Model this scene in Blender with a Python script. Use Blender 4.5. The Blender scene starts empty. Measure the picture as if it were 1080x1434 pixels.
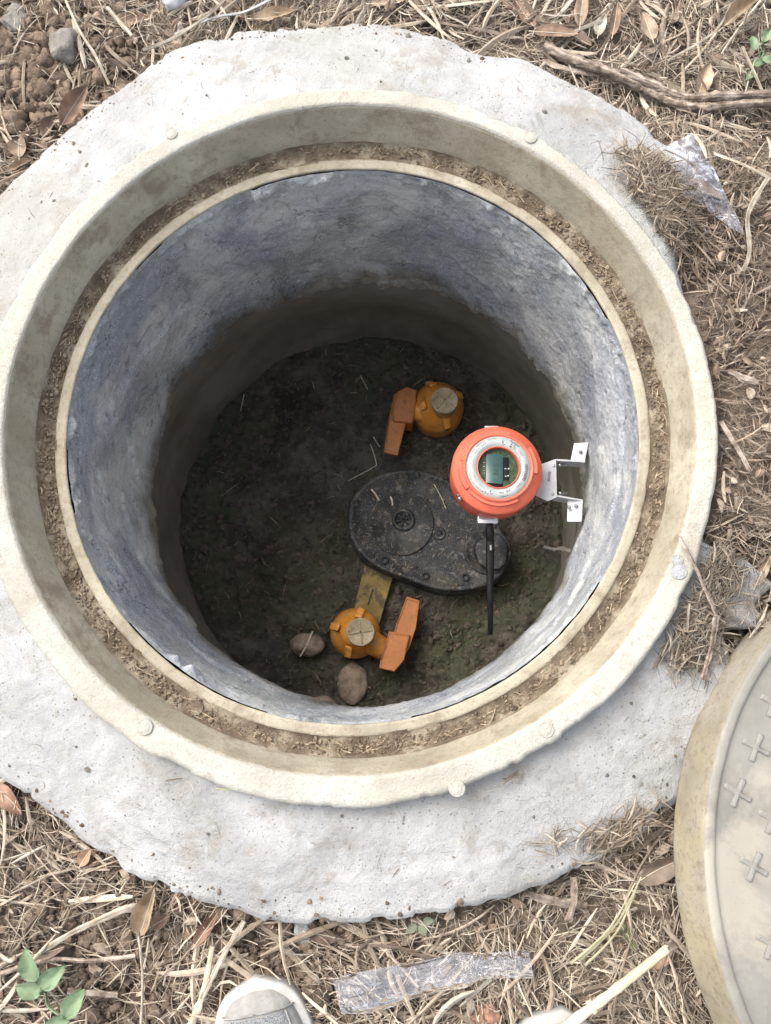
import bpy, math, random
import numpy as np
from mathutils import Vector, Matrix
random.seed(7); rng = np.random.default_rng(7)
S = bpy.context.scene
PI = math.pi
# ------------------------------------------------------------------ camera
CAM = np.array([0.0728, -0.2829, 0.95]); PITCH, ROLL, FPX = 0.178, 0.0281, 1200.0
Rm = Matrix.Rotation(PITCH, 3, 'X') @ Matrix.Rotation(ROLL, 3, 'Y')
RN = np.array(Rm)
cd = bpy.data.cameras.new('camera'); cam = bpy.data.objects.new('camera', cd); S.collection.objects.link(cam)
cam.matrix_world = Matrix.Translation(Vector(CAM)) @ Rm.to_4x4()
cd.sensor_fit = 'VERTICAL'; cd.sensor_height = 24; cd.lens = FPX / 1434 * 24; cd.clip_start = .01; cd.clip_end = 500
S.camera = cam
def at(x, y, z):
    """point of the place at height z that the survey pixel x, y shows"""
    d = RN @ np.array([(x - 540) / FPX, (717 - y) / FPX, -1.0]); t = (z - CAM[2]) / d[2]
    return CAM + d * t
# ------------------------------------------------------------------ light
SUN_EL, SUN_AZ = 52, 140          # azimuth measured from +x, counter-clockwise
w = bpy.data.worlds.new('World'); S.world = w; w.use_nodes = True
nt = w.node_tree; sky = nt.nodes.new('ShaderNodeTexSky'); sky.sky_type = 'NISHITA'; sky.sun_disc = False
sky.sun_elevation = math.radians(SUN_EL); sky.sun_rotation = math.radians(90 - SUN_AZ)
sky.dust_density = 4.0; sky.ozone_density = .6; sky.air_density = 1.0
bg = nt.nodes['Background']; hs = nt.nodes.new('ShaderNodeHueSaturation'); hs.inputs['Saturation'].default_value = .42      # thin high cloud whitens the sky
nt.links.new(sky.outputs[0], hs.inputs['Color']); nt.links.new(hs.outputs[0], bg.inputs[0]); bg.inputs[1].default_value = 0.15
sd = bpy.data.lights.new('sun', 'SUN'); sd.energy = 1.2; sd.angle = math.radians(42); sd.color = (1, .95, .87)
sun = bpy.data.objects.new('sun', sd); S.collection.objects.link(sun)
v = Vector((math.cos(math.radians(SUN_AZ)) * math.cos(math.radians(SUN_EL)), math.sin(math.radians(SUN_AZ)) * math.cos(math.radians(SUN_EL)), math.sin(math.radians(SUN_EL))))
sun.rotation_euler = v.to_track_quat('Z', 'Y').to_euler()
S.view_settings.view_transform = 'Standard'; S.view_settings.look = 'None'; S.view_settings.gamma = 1
S.view_settings.use_curve_mapping = False; S.view_settings.exposure = 1.32
# ------------------------------------------------------------------ noise
_tab = np.random.default_rng(3).random(65536)
def _h(i, j, k):
    n = (i * 73856093) ^ (j * 19349663) ^ (k * 83492791)
    n = (n ^ (n >> 13)) * 1274126177
    return _tab[(n ^ (n >> 16)) & 65535]
def vnoise(x, y, z=0.0):
    x, y, z = np.broadcast_arrays(np.asarray(x, float), np.asarray(y, float), np.asarray(z, float))
    i, j, k = (np.floor(a).astype(np.int64) for a in (x, y, z))
    f = [a - b for a, b in ((x, i), (y, j), (z, k))]; u, v_, w_ = [t * t * (3 - 2 * t) for t in f]
    r = 0
    for a in (0, 1):
        for b in (0, 1):
            for c in (0, 1):
                r = r + _h(i + a, j + b, k + c) * (u if a else 1 - u) * (v_ if b else 1 - v_) * (w_ if c else 1 - w_)
    return r * 2 - 1
def fbm(x, y, z=0.0, o=4, g=.5):
    s = 0; a = 1
    for n in range(o):
        s = s + a * vnoise(x * 2.03 ** n + 17 * n, y * 2.03 ** n - 9 * n, z * 2.03 ** n + 5 * n); a *= g
    return s
def ss(a, b, x):
    t = np.clip((x - a) / (b - a), 0, 1); return t * t * (3 - 2 * t)
# ------------------------------------------------------------------ mesh helpers
COL = S.collection
def mesh(name, V, F, mat, smooth=True, tint=None):
    me = bpy.data.meshes.new(name)
    if isinstance(F, np.ndarray):
        V = np.asarray(V, np.float32); n, k = F.shape
        me.vertices.add(len(V)); me.vertices.foreach_set('co', V.ravel())
        me.loops.add(n * k); me.loops.foreach_set('vertex_index', F.astype(np.int32).ravel())
        me.polygons.add(n); me.polygons.foreach_set('loop_start', np.arange(n, dtype=np.int32) * k)
        me.update(calc_edges=True)
    else:
        me.from_pydata([tuple(p) for p in V], [], [tuple(f) for f in F])
    me.validate()
    me.polygons.foreach_set('use_smooth', [smooth] * len(me.polygons))
    if tint is not None:
        a = me.color_attributes.new('tint', 'FLOAT_COLOR', 'POINT')
        c = np.ones((len(V), 4), np.float32); c[:, :3] = tint; a.data.foreach_set('color', c.ravel())
    if mat: me.materials.append(mat)
    me.update(); return me
def obj(name, me, parent=None, loc=None, rot=None):
    o = bpy.data.objects.new(name, me); COL.objects.link(o)
    if parent: o.parent = parent
    if loc is not None: o.location = loc
    if rot is not None: o.rotation_euler = rot
    return o
def thing(name, label, cat, loc=(0, 0, 0), rot=(0, 0, 0), group=None):
    o = bpy.data.objects.new(name, None); COL.objects.link(o); o.empty_display_size = .05
    o.location = loc; o.rotation_euler = rot; return tag(o, label, cat, group)
def tag(o, label=None, cat=None, group=None, kind=None):
    if label: o['label'] = label
    if cat: o['category'] = cat
    if group: o['group'] = group
    if kind: o['kind'] = kind
    return o
def grid_faces(nu, nv, closed_u=False):
    U = np.arange(nu if closed_u else nu - 1); Vv = np.arange(nv - 1)
    u, v_ = np.meshgrid(U, Vv, indexing='ij'); u2 = (u + 1) % nu
    return np.stack([u * nv + v_, u2 * nv + v_, u2 * nv + v_ + 1, u * nv + v_ + 1], -1).reshape(-1, 4)
def lathe(prof, n=48, cap=True, f=None):
    """prof list of (r, z) from bottom outside up; closed if r=0 at the ends"""
    P = np.array(prof, float); t = np.linspace(0, 2 * PI, n, endpoint=False)
    T, K = np.meshgrid(t, np.arange(len(P)), indexing='ij')
    r = P[K, 0]; z = P[K, 1]
    V = np.stack([r * np.cos(T), r * np.sin(T), z], -1).reshape(-1, 3)
    F = grid_faces(n, len(P), True)
    return V, F
def poly_prism(pts, z0, z1, bev=0.0):
    """outline pts (ccw), extruded z0..z1 with a bevelled top edge"""
    P = np.array(pts, float); c = P.mean(0); n = len(P)
    d = P - c; L = np.linalg.norm(d, axis=1, keepdims=True)
    Q = P - d / L * bev
    Q2 = P - d / L * bev * .3
    V = [(*p, z0) for p in P] + [(*p, z1 - bev) for p in P] + [(*p, z1 - bev * .3) for p in Q2] + [(*p, z1) for p in Q]
    F = [tuple(range(n))[::-1]]
    for k in range(3):
        for i in range(n): j = (i + 1) % n; F.append((k * n + i, k * n + j, (k + 1) * n + j, (k + 1) * n + i))
    F.append(tuple(range(3 * n, 4 * n))); return V, F
def box(x0, x1, y0, y1, z0, z1, b=.0008):
    return poly_prism([(x0 + b, y0), (x1 - b, y0), (x1, y0 + b), (x1, y1 - b), (x1 - b, y1), (x0 + b, y1), (x0, y1 - b), (x0, y0 + b)], z0, z1, b)
def tube(path, rad, n=8, rough=0.0, sq=1.0):
    P = np.array(path, float); m = len(P); rad = np.broadcast_to(np.asarray(rad, float), (m,))
    T = np.gradient(P, axis=0); T /= np.linalg.norm(T, axis=1, keepdims=True) + 1e-9
    up = np.array([0, 0, 1.0]) if abs(T[:, 2]).max() < .9 else np.array([1.0, 0, 0])
    A = np.cross(T, up); A /= np.linalg.norm(A, axis=1, keepdims=True) + 1e-9; B = np.cross(A, T)
    t = np.linspace(0, 2 * PI, n, endpoint=False)
    V = []
    for i in range(m):
        rr = rad[i] * (1 + rough * np.array([vnoise(P[i, 0] * 150 + 3 * math.cos(a), P[i, 1] * 150 + 3 * math.sin(a), 3.3) for a in t])) if rough else rad[i]
        V.append(P[i] + (np.cos(t) * rr)[:, None] * A[i] + (np.sin(t) * rr * sq)[:, None] * B[i])
    V = np.concatenate(V); F = []
    for i in range(m - 1):
        for k in range(n):
            k2 = (k + 1) % n; F.append((i * n + k, i * n + k2, (i + 1) * n + k2, (i + 1) * n + k))
    F.append(tuple(range(n))[::-1]); F.append(tuple(range((m - 1) * n, m * n)))
    return V, F
def spline(pts, n=24):
    P = np.array(pts, float); m = len(P); out = []
    for s in np.linspace(0, m - 1 - 1e-6, n):
        i = int(s); t = s - i; p = [P[max(0, min(m - 1, i + k))] for k in (-1, 0, 1, 2)]
        out.append(.5 * ((2 * p[1]) + (-p[0] + p[2]) * t + (2 * p[0] - 5 * p[1] + 4 * p[2] - p[3]) * t * t + (-p[0] + 3 * p[1] - 3 * p[2] + p[3]) * t ** 3))
    return np.array(out)
_ICO = None
def ico():
    global _ICO
    if _ICO is None:
        import bmesh
        r = []
        for s in (1, 2, 3):
            bm = bmesh.new(); bmesh.ops.create_icosphere(bm, subdivisions=s, radius=1)
            bm.verts.ensure_lookup_table()
            r.append((np.array([v.co[:] for v in bm.verts]), np.array([[v.index for v in f.verts] for f in bm.faces]))); bm.free()
        _ICO = r
    return _ICO
def clods(P, R, sub=1, amp=.3, flat=.75, tint=None):
    V0, F0 = ico()[sub - 1]; N = len(P); m = len(V0)
    seed = rng.random((N, 3)) * 50
    D = V0[None] * 1.3 + seed[:, None]
    d = 1 + amp * (vnoise(D[..., 0] * 1.3, D[..., 1] * 1.3, D[..., 2] * 1.3) + .5 * vnoise(D[..., 0] * 3, D[..., 1] * 3, D[..., 2] * 3))
    sc = rng.uniform(.7, 1.25, (N, 1, 3)); sc[..., 2] *= flat
    V = V0[None] * d[..., None] * sc * np.asarray(R).reshape(-1, 1, 1) + np.asarray(P)[:, None]
    F = F0[None] + (np.arange(N) * m)[:, None, None]
    tt = None if tint is None else np.repeat(tint, m, 0)
    return V.reshape(-1, 3), F.reshape(-1, 3), tt
# ------------------------------------------------------------------ materials
def material(name, stops, scale=8, detail=8, rough=.85, bump=(), spec=.3, speck=None, tint=False, dirt=None, warp=0, metal=0, coat=0, stretch=None, crack=()):
    """stops: (pos, rgb) over a fractal noise; bump: (scale, strength, distance) layers; speck: (scale, threshold, rgb, amount) dots; dirt: (scale, lo, hi, rgb, amount) patches"""
    m = bpy.data.materials.new(name); m.use_nodes = True; t = m.node_tree; N = t.nodes; L = t.links
    b = N['Principled BSDF']; b.inputs['Roughness'].default_value = rough; b.inputs['Specular IOR Level'].default_value = spec
    b.inputs['Metallic'].default_value = metal; b.inputs['Coat Weight'].default_value = coat
    tc = N.new('ShaderNodeTexCoord'); co = tc.outputs['Object']
    if stretch:
        mp = N.new('ShaderNodeMapping'); L.new(co, mp.inputs[0]); mp.inputs['Scale'].default_value = stretch; co = mp.outputs[0]
    def noise(sc, dt=8, ro=.6, w_=0):
        n = N.new('ShaderNodeTexNoise'); L.new(co, n.inputs['Vector']); n.inputs['Scale'].default_value = sc; n.inputs['Detail'].default_value = dt
        n.inputs['Roughness'].default_value = ro; n.inputs['Distortion'].default_value = w_; return n.outputs['Fac']
    def ramp(fac, st):
        r = N.new('ShaderNodeValToRGB'); L.new(fac, r.inputs[0]); e = r.color_ramp.elements
        while len(e) < len(st): e.new(.5)
        for q, (p, c) in zip(e, st): q.position = p; q.color = (*c, 1)
        return r.outputs[0]
    def mix(a, b_, f, mode='MIX', fv=None):
        x = N.new('ShaderNodeMix'); x.data_type = 'RGBA'; x.blend_type = mode
        if f is not None: L.new(f, x.inputs[0])
        else: x.inputs[0].default_value = fv
        for q, s_ in ((a, 6), (b_, 7)):
            if isinstance(q, tuple): x.inputs[s_].default_value = (*q, 1)
            else: L.new(q, x.inputs[s_])
        return x.outputs[2]
    sq_ = lambda p: .5 + (p - .5) * .5
    c = ramp(noise(scale, detail, .66, warp), [(sq_(p), k) for p, k in stops])
    for d in ([dirt] if dirt and not isinstance(dirt, list) else dirt or []):
        sc, lo, hi, rgb, amt = d
        f = ramp(noise(sc, 9, .68, .3), [(sq_(lo) - .01, (0, 0, 0)), (sq_(hi), (amt,) * 3)]); c = mix(c, rgb, f)
    for s_ in ([speck] if speck and not isinstance(speck, list) else speck or []):
        sc, th, rgb, amt = s_
        vo = N.new('ShaderNodeTexVoronoi'); L.new(co, vo.inputs['Vector']); vo.inputs['Scale'].default_value = sc
        f = ramp(vo.outputs['Distance'], [(th * .7, (amt,) * 3), (th * 1.25, (0, 0, 0))])
        g = ramp(noise(sc * .13, 3), [(.40, (0, 0, 0)), (.52, (1, 1, 1))])
        c = mix(c, rgb, mix(f, g, None, 'MULTIPLY', 1.0))
    for sc, wd, rgb, amt in crack:      # thin wandering hairlines
        n_ = noise(sc, 6, .6, .8); mt = N.new('ShaderNodeMath'); mt.operation = 'SUBTRACT'; L.new(n_, mt.inputs[0]); mt.inputs[1].default_value = .5
        ab = N.new('ShaderNodeMath'); ab.operation = 'ABSOLUTE'; L.new(mt.outputs[0], ab.inputs[0])
        f = ramp(ab.outputs[0], [(0, (amt,) * 3), (wd, (0, 0, 0))]); g = ramp(noise(sc * 1.7, 2), [(.50, (0, 0, 0)), (.56, (1, 1, 1))])
        c = mix(c, rgb, mix(f, g, None, 'MULTIPLY', 1.0))
    if tint:
        at_ = N.new('ShaderNodeAttribute'); at_.attribute_name = 'tint'; c = mix(c, at_.outputs['Color'], None, 'MULTIPLY', 1.0)
    L.new(c, b.inputs['Base Color'])
    prev = None
    for sc, st, ds in bump:
        bn = N.new('ShaderNodeBump'); bn.inputs['Strength'].default_value = st; bn.inputs['Distance'].default_value = ds
        L.new(noise(sc, 8, .65), bn.inputs['Height'])
        if prev: L.new(prev, bn.inputs['Normal'])
        prev = bn.outputs[0]
    if prev: L.new(prev, b.inputs['Normal'])
    return m
G = lambda v: (v, v, v)
M_soil = material('soil', [(.3, (0.0723, 0.0561, 0.0425)), (.5, (0.123, 0.0978, 0.0765)), (.7, (0.204, 0.166, 0.132))], 22, 10, .95, [(60, .8, .006), (260, .8, .003)], .1, dirt=(6, .45, .65, (.20, .155, .115), .6))
M_clod = material('soil clods', [(.3, (.62, .60, .58)), (.7, (1.0, .97, .93))], 70, 8, .95, [(120, .8, .005), (320, .9, .003)], .1, tint=True)
M_straw = material('straw', [(.3, (.75, .72, .68)), (.7, (1, 1, .98))], 90, 6, .8, [(300, .3, .0006)], .25, tint=True)
M_pad = material('cast concrete', [(.28, (0.319, 0.318, 0.312)), (.5, (0.39, 0.389, 0.383)), (.72, (0.452, 0.451, 0.445))], 9, 12, .9,
                 [(40, .25, .004), (170, .8, .003), (560, .9, .0018)], .2, speck=[(150, .16, (.16, .15, .14), .7), (420, .25, (.27, .26, .24), .5)],
                 dirt=[(3.2, .48, .72, (.35, .34, .31), .6), (24, .60, .76, (.27, .245, .205), .6), (5, .6, .8, (.50, .50, .49), .6), (11, .60, .82, (.24, .20, .155), .45), (1.7, .5, .75, (.31, .295, .26), .45)], crack=[(3.5, .0022, (.22, .215, .20), .7), (9, .003, (.26, .255, .24), .5)])
M_ring = material('cream composite', [(.25, (.47, .42, .33)), (.5, (.56, .51, .42)), (.75, (.65, .61, .53))], 14, 10, .8,
                  [(60, .25, .002), (300, .35, .0008)], .3, speck=(260, .2, (.22, .18, .13), .6), dirt=[(9, .5, .66, (.36, .29, .19), .7), (45, .60, .72, (.20, .155, .10), .7)])
M_bevel = material('stained composite', [(.2, (0.264, 0.236, 0.18)), (.5, (0.344, 0.308, 0.236)), (.8, (0.416, 0.38, 0.3))], 8, 11, .8,
                   [(60, .4, .002), (360, .7, .0014)], .3, speck=(260, .2, (.18, .14, .10), .5), dirt=[(6, .46, .74, (.25, .22, .15), .65), (26, .56, .80, (.19, .15, .105), .7), (140, .60, .75, (.20, .16, .12), .5)], crack=[(12, .005, (.17, .14, .10), .6)])
M_groove = material('groove dirt', [(.25, (0.102, 0.0782, 0.0544)), (.5, (0.163, 0.129, 0.0918)), (.7, (0.286, 0.245, 0.184))], 30, 10, .95, [(120, .8, .004), (400, .7, .0015)], .1)
M_ringtop = material('weathered ring top', [(.2, (0.331, 0.309, 0.261)), (.5, (0.388, 0.371, 0.323)), (.8, (0.438, 0.427, 0.39))], 8, 11, .82,
                     [(90, .5, .002), (360, .8, .0016)], .3, speck=(240, .2, (.25, .22, .18), .5), dirt=[(4, .48, .8, (.47, .42, .32), .55), (30, .60, .85, (.33, .29, .23), .5), (160, .6, .75, (.30, .27, .22), .5)], crack=[(9, .005, (.24, .21, .17), .7), (22, .006, (.30, .27, .21), .5)])
M_mortar = material('blue grey mortar', [(.25, (0.274, 0.286, 0.292)), (.45, (0.373, 0.384, 0.382)), (.6, (0.483, 0.491, 0.479)), (.78, (0.601, 0.598, 0.569))], 6, 12, .88,
                    [(60, .35, .003), (240, .7, .0028), (640, .9, .002)], .25, tint=True, speck=[(340, .30, (.75, .75, .77), .5), (150, .13, (.07, .075, .085), .8)],
                    dirt=[(4, .46, .58, (.27, .29, .33), .75), (5, .54, .74, (.60, .61, .62), .45), (3, .62, .8, (.33, .35, .35), .5)], warp=1.2,
                    crack=[(5, .0035, (.05, .055, .065), .85), (14, .005, (.07, .075, .09), .7)])
M_pipe = material('old concrete pipe', [(.3, (0.147, 0.132, 0.106)), (.7, (0.22, 0.202, 0.169))], 5, 8, .9, [(60, .3, .002), (300, .5, .001)], .2,
                  dirt=(4, .5, .75, (.11, .105, .07), .6))
M_floor = material('damp mud', [(.3, (0.0403, 0.0347, 0.028)), (.5, (0.0762, 0.0672, 0.0538)), (.72, (0.134, 0.118, 0.0952))], 14, 12, .85, [(50, .9, .008), (220, .9, .003)], .3,
                   dirt=[(4, .42, .62, (.066, .074, .040), .8), (60, .62, .7, (.13, .11, .085), .6)])
M_mudclod = material('mud clods', [(.3, (0.044, 0.0363, 0.0286)), (.7, (0.132, 0.108, 0.0825))], 60, 8, .85, [(300, .7, .002)], .3)
M_orangeR = material('orange red enamel', [(.3, (0.522, 0.104, 0.0585)), (.7, (0.594, 0.126, 0.072))], 30, 4, .42, [(500, .06, .0004)], .45, dirt=(40, .62, .75, (.50, .13, .07), .3))
M_orangeD = material('dark orange enamel side', [(.3, (.36, .06, .04)), (.7, (.50, .085, .05))], 30, 4, .35, [(500, .1, .0004)], .5)  # deeper tone for the housing side, neck and index lines
M_plate = material('silver nameplate', [(.3, (0.306, 0.34, 0.332)), (.7, (0.365, 0.395, 0.391))], 60, 4, .45, [], .5)
M_ink = material('black ink', [(0, G(.02)), (1, G(.04))], 10, 2, .6)
M_greyink = material('grey ink', [(0, G(.16)), (1, G(.22))], 10, 2, .6)
M_pcb = material('green circuit board', [(.3, (.012, .03, .012)), (.7, (.05, .085, .03))], 160, 4, .5)
M_lcd = material('lcd panel', [(.3, (.030, .075, .070)), (.7, (.038, .090, .082))], 40, 2, .25, [], .5)
M_seg = material('lcd segments', [(0, (.018, .035, .04)), (1, (.02, .04, .045))], 10, 2, .4)
M_whiteP = material('white powder coat', [(.3, (0.391, 0.391, 0.408)), (.7, (0.451, 0.451, 0.468))], 30, 4, .4, [(700, .08, .0003)], .4, speck=(260, .14, (.3, .28, .25), .5))
M_steel = material('steel', [(.3, G(.45)), (.7, G(.62))], 80, 4, .35, [], .5, metal=.9)
M_blackpl = material('black plastic', [(.3, G(.005)), (.7, G(.010))], 60, 4, .6, [], .12)
M_led = material('white led', [(0, G(.8)), (1, G(.85))], 10, 1, .3)
M_valve = material('orange polyethylene', [(.3, (0.582, 0.23, 0.0385)), (.7, (0.739, 0.322, 0.055))], 12, 5, .4, [(200, .15, .001)], .45, dirt=[(14, .50, .75, (.26, .13, .05), .55), (90, .62, .78, (.12, .08, .05), .5)])
M_lever = material('terracotta orange lever', [(.3, (.40, .15, .045)), (.7, (.50, .195, .06))], 14, 5, .55, [(200, .15, .001)], .35, dirt=[(16, .50, .8, (.27, .11, .05), .5), (110, .62, .74, (.12, .075, .045), .5)])
M_cap = material('tan screw cap', [(.3, (.26, .21, .13)), (.7, (.40, .33, .22))], 40, 6, .6, [(300, .2, .001)], .3, dirt=(50, .56, .68, (.12, .095, .06), .6))
M_boxbl = material('dusty black casting', [(.3, (0.0108, 0.0126, 0.0135)), (.55, (0.0234, 0.0261, 0.0279)), (.75, (0.0495, 0.0504, 0.0486))], 18, 10, .6, [(90, .3, .0015), (500, .6, .0006)], .4,
                   speck=(330, .24, (.20, .19, .17), .6), dirt=[(12, .52, .66, (.060, .052, .042), .7), (80, .64, .72, (.18, .165, .14), .6)])
M_yellow = material('muddy yellow plate', [(.3, (0.144, 0.099, 0.024)), (.7, (0.274, 0.191, 0.048))], 12, 6, .6, [(200, .2, .001)], .3, dirt=(22, .45, .6, (.055, .042, .028), .9))
M_lidside = material('yellowed lid skirt', [(.25, (0.207, 0.182, 0.134)), (.5, (0.251, 0.226, 0.173)), (.75, (0.295, 0.27, 0.226))], 8, 10, .65, [(40, .25, .002), (260, .3, .0008)], .3,
                     speck=(240, .18, (.16, .12, .07), .7), dirt=[(7, .5, .8, (.34, .29, .17), .6), (60, .60, .85, (.17, .13, .09), .6), (170, .62, .72, (.15, .12, .09), .5)])
M_lidtop = material('grey lid top', [(.25, (0.168, 0.16, 0.138)), (.5, (0.199, 0.19, 0.166)), (.75, (0.23, 0.221, 0.195))], 10, 9, .7, [(60, .2, .002), (260, .35, .0008)], .3,
                    speck=(260, .16, (.2, .17, .13), .5), dirt=(8, .5, .7, (.36, .33, .27), .6))
M_stud = material('worn cross stud', [(.3, (0.198, 0.19, 0.17)), (.7, (0.268, 0.257, 0.231))], 70, 7, .75, [(200, .6, .0015), (600, .6, .001)], .3)
M_leafD = material('dry leaf', [(.3, (0.578, 0.51, 0.442)), (.7, (0.85, 0.807, 0.748))], 30, 8, .6, [(160, .35, .0012)], .3, tint=True)
M_leafG = material('green leaf', [(.3, (0.119, 0.176, 0.0935)), (.7, (0.196, 0.256, 0.153))], 30, 6, .55, [(200, .2, .0006)], .3)
M_wood = material('dry branch bark', [(.3, (.14, .10, .075)), (.5, (.27, .21, .16)), (.7, (.40, .33, .27))], 40, 9, .9, [(90, .9, .003), (320, .6, .001)], .15, dirt=(20, .55, .7, (.12, .085, .06), .6))
M_cane = material('pale cane', [(.3, (0.425, 0.365, 0.264)), (.7, (0.561, 0.51, 0.408))], 40, 6, .6, [(260, .3, .0008)], .3, dirt=(30, .58, .7, (.33, .25, .16), .6))
M_woodT = material('streaked dry bark', [(.3, (0.17, 0.132, 0.102)), (.5, (0.306, 0.246, 0.196)), (.7, (0.425, 0.357, 0.297))], 60, 9, .9, [(160, .9, .003), (500, .8, .0015)], .15, tint=True)
M_caneT = material('streaked pale stalk', [(.3, (0.32, 0.272, 0.204)), (.7, (0.464, 0.416, 0.336))], 60, 6, .75, [(300, .5, .0012)], .25, tint=True, dirt=(50, .58, .7, (.33, .25, .16), .6))
M_stone = material('pale stone', [(.3, (0.2, 0.18, 0.155)), (.7, (0.3, 0.28, 0.25))], 30, 9, .9, [(90, 1.0, .006), (320, .8, .002)], .2)
M_tan = material('tan sun spot stone', [(.3, (0.176, 0.135, 0.101)), (.7, (0.351, 0.277, 0.216))], 40, 9, .9, [(120, .8, .003), (400, .7, .0015)], .2)  # pale tan stands in for sunlight spots on the mud floor
M_stonew = material('chalky stone', [(.3, (0.385, 0.399, 0.42)), (.7, (0.49, 0.497, 0.511))], 30, 9, .9, [(90, .6, .003)], .2)
M_suede = material('grey suede', [(.3, (0.23, 0.223, 0.208)), (.7, (0.306, 0.297, 0.281))], 60, 8, .95, [(500, .6, .001)], .1)
M_mesh = material('grey shoe mesh', [(.3, (.12, .125, .13)), (.7, (.26, .265, .27))], 700, 2, .9, [(900, .9, .0012)], .1)
M_rubber = material('off white rubber', [(.3, (0.32, 0.308, 0.284)), (.7, (0.384, 0.372, 0.348))], 40, 6, .7, [(200, .2, .001)], .3)
def plastic():
    m = bpy.data.materials.new('clear crumpled film'); m.use_nodes = True; t = m.node_tree; N = t.nodes; L = t.links
    for n in list(N): N.remove(n)
    o = N.new('ShaderNodeOutputMaterial'); tr = N.new('ShaderNodeBsdfTransparent'); tr.inputs[0].default_value = (.93, .93, .955, 1)
    gl = N.new('ShaderNodeBsdfGlossy'); gl.inputs['Roughness'].default_value = .16; gl.inputs[0].default_value = (1, 1, 1, 1)
    df = N.new('ShaderNodeBsdfDiffuse'); df.inputs[0].default_value = (.72, .73, .78, 1)
    tc = N.new('ShaderNodeTexCoord'); nz = N.new('ShaderNodeTexNoise'); nz.inputs['Scale'].default_value = 38; nz.inputs['Detail'].default_value = 4; nz.inputs['Distortion'].default_value = 1.5
    L.new(tc.outputs['Object'], nz.inputs[0]); bp = N.new('ShaderNodeBump'); bp.inputs['Strength'].default_value = .25; bp.inputs['Distance'].default_value = .003
    L.new(nz.outputs[0], bp.inputs['Height']); L.new(bp.outputs[0], gl.inputs['Normal'])
    fr = N.new('ShaderNodeFresnel'); fr.inputs[0].default_value = 1.28; L.new(bp.outputs[0], fr.inputs['Normal'])
    m1 = N.new('ShaderNodeMixShader'); m1.inputs[0].default_value = .10; L.new(tr.outputs[0], m1.inputs[1]); L.new(df.outputs[0], m1.inputs[2])
    m2 = N.new('ShaderNodeMixShader'); L.new(fr.outputs[0], m2.inputs[0]); L.new(m1.outputs[0], m2.inputs[1]); L.new(gl.outputs[0], m2.inputs[2]); L.new(m2.outputs[0], o.inputs[0])
    return m
M_film = plastic()
def glass():
    m = bpy.data.materials.new('window glass'); m.use_nodes = True; t = m.node_tree; N = t.nodes; L = t.links
    for n in list(N): N.remove(n)
    o = N.new('ShaderNodeOutputMaterial'); tr = N.new('ShaderNodeBsdfTransparent'); gl = N.new('ShaderNodeBsdfGlossy'); gl.inputs['Roughness'].default_value = .05
    fr = N.new('ShaderNodeFresnel'); fr.inputs[0].default_value = 1.25; m2 = N.new('ShaderNodeMixShader')
    L.new(fr.outputs[0], m2.inputs[0]); L.new(tr.outputs[0], m2.inputs[1]); L.new(gl.outputs[0], m2.inputs[2]); L.new(m2.outputs[0], o.inputs[0]); return m
M_glass = glass()
# ------------------------------------------------------------------ the concrete apron round the ring
PADPX = [(1079, 745), (1110, 700), (1060, 735), (1010, 775), (985, 800)]
outline_px = [(-95, 560), (-75, 420), (-40, 320), (5, 262), (62, 205), (105, 165), (150, 128), (200, 92), (270, 62), (350, 42), (440, 34), (540, 31), (610, 42), (680, 74), (735, 80),
              (790, 110), (850, 138), (905, 175), (930, 202), (962, 212), (984, 246), (1000, 292), (968, 335), (952, 385), (960, 450), (975, 540), (978, 620), (975, 690), (968, 760), (972, 850), (1010, 870), (1050, 852), (1095, 812), (1130, 820), (1100, 900), (1040, 1010),
              (990, 1080), (940, 1135), (900, 1172), (840, 1205), (780, 1235), (700, 1262), (600, 1284), (500, 1297), (425, 1296), (330, 1280), (250, 1256), (180, 1226), (110, 1175), (45, 1117), (0, 1092), (-60, 1010), (-95, 880), (-105, 700)]
OP = np.array([at(x, y, -.05)[:2] for x, y in outline_px])
oth = np.arctan2(OP[:, 1], OP[:, 0]); orr = np.hypot(OP[:, 0], OP[:, 1]); k_ = np.argsort(oth); oth, orr = oth[k_], orr[k_]
def Rpad(th):
    th = (np.asarray(th) + PI) % (2 * PI) - PI
    r = np.interp(th, np.concatenate([[oth[-1] - 2 * PI], oth, [oth[0] + 2 * PI]]), np.concatenate([[orr[-1]], orr, [orr[0]]]))
    return r
def Rout(th): return .4265 + .0055 * np.cos(th - math.radians(232)) + .0016 * fbm(np.cos(th) * 12, np.sin(th) * 12, 2.0) - .0022 * ss(.35, .6, fbm(np.cos(th) * 22, np.sin(th) * 22, 4.0))
def bottomness(th): return ss(-.2, 1.0, np.cos(th - math.radians(-75)))
def zpad(x, y):
    r = np.hypot(x, y); th = np.arctan2(y, x); R = Rpad(th)
    s = np.clip((r - .42) / np.maximum(R - .42, .02), 0, 1)
    z0 = -.008 - .020 * bottomness(th)
    return z0 + (-.052 - z0) * s ** 1.4 + .004 * fbm(x * 5, y * 5, 1.0) + .0012 * fbm(x * 22, y * 22, 4.0) + .0007 * fbm(x * 90, y * 90, 9.0)
def gh(x, y):
    th = np.arctan2(y, x); r = np.hypot(x, y)
    h = -.092 + .012 * fbm(x * 4, y * 4, .5) + .008 * fbm(x * 14, y * 14, 2.5) + .004 * fbm(x * 45, y * 45, 7)
    east = ss(.66, .44, np.abs(th - .22)) * ss(.75, .55, r) * ss(.38, .44, r)      # mulch banked up against the ring
    h = h + east * (.050 + .006 * fbm(x * 20, y * 20, 3))
    return h
NT = 1100
th = np.linspace(-PI, PI, NT, endpoint=False)
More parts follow.
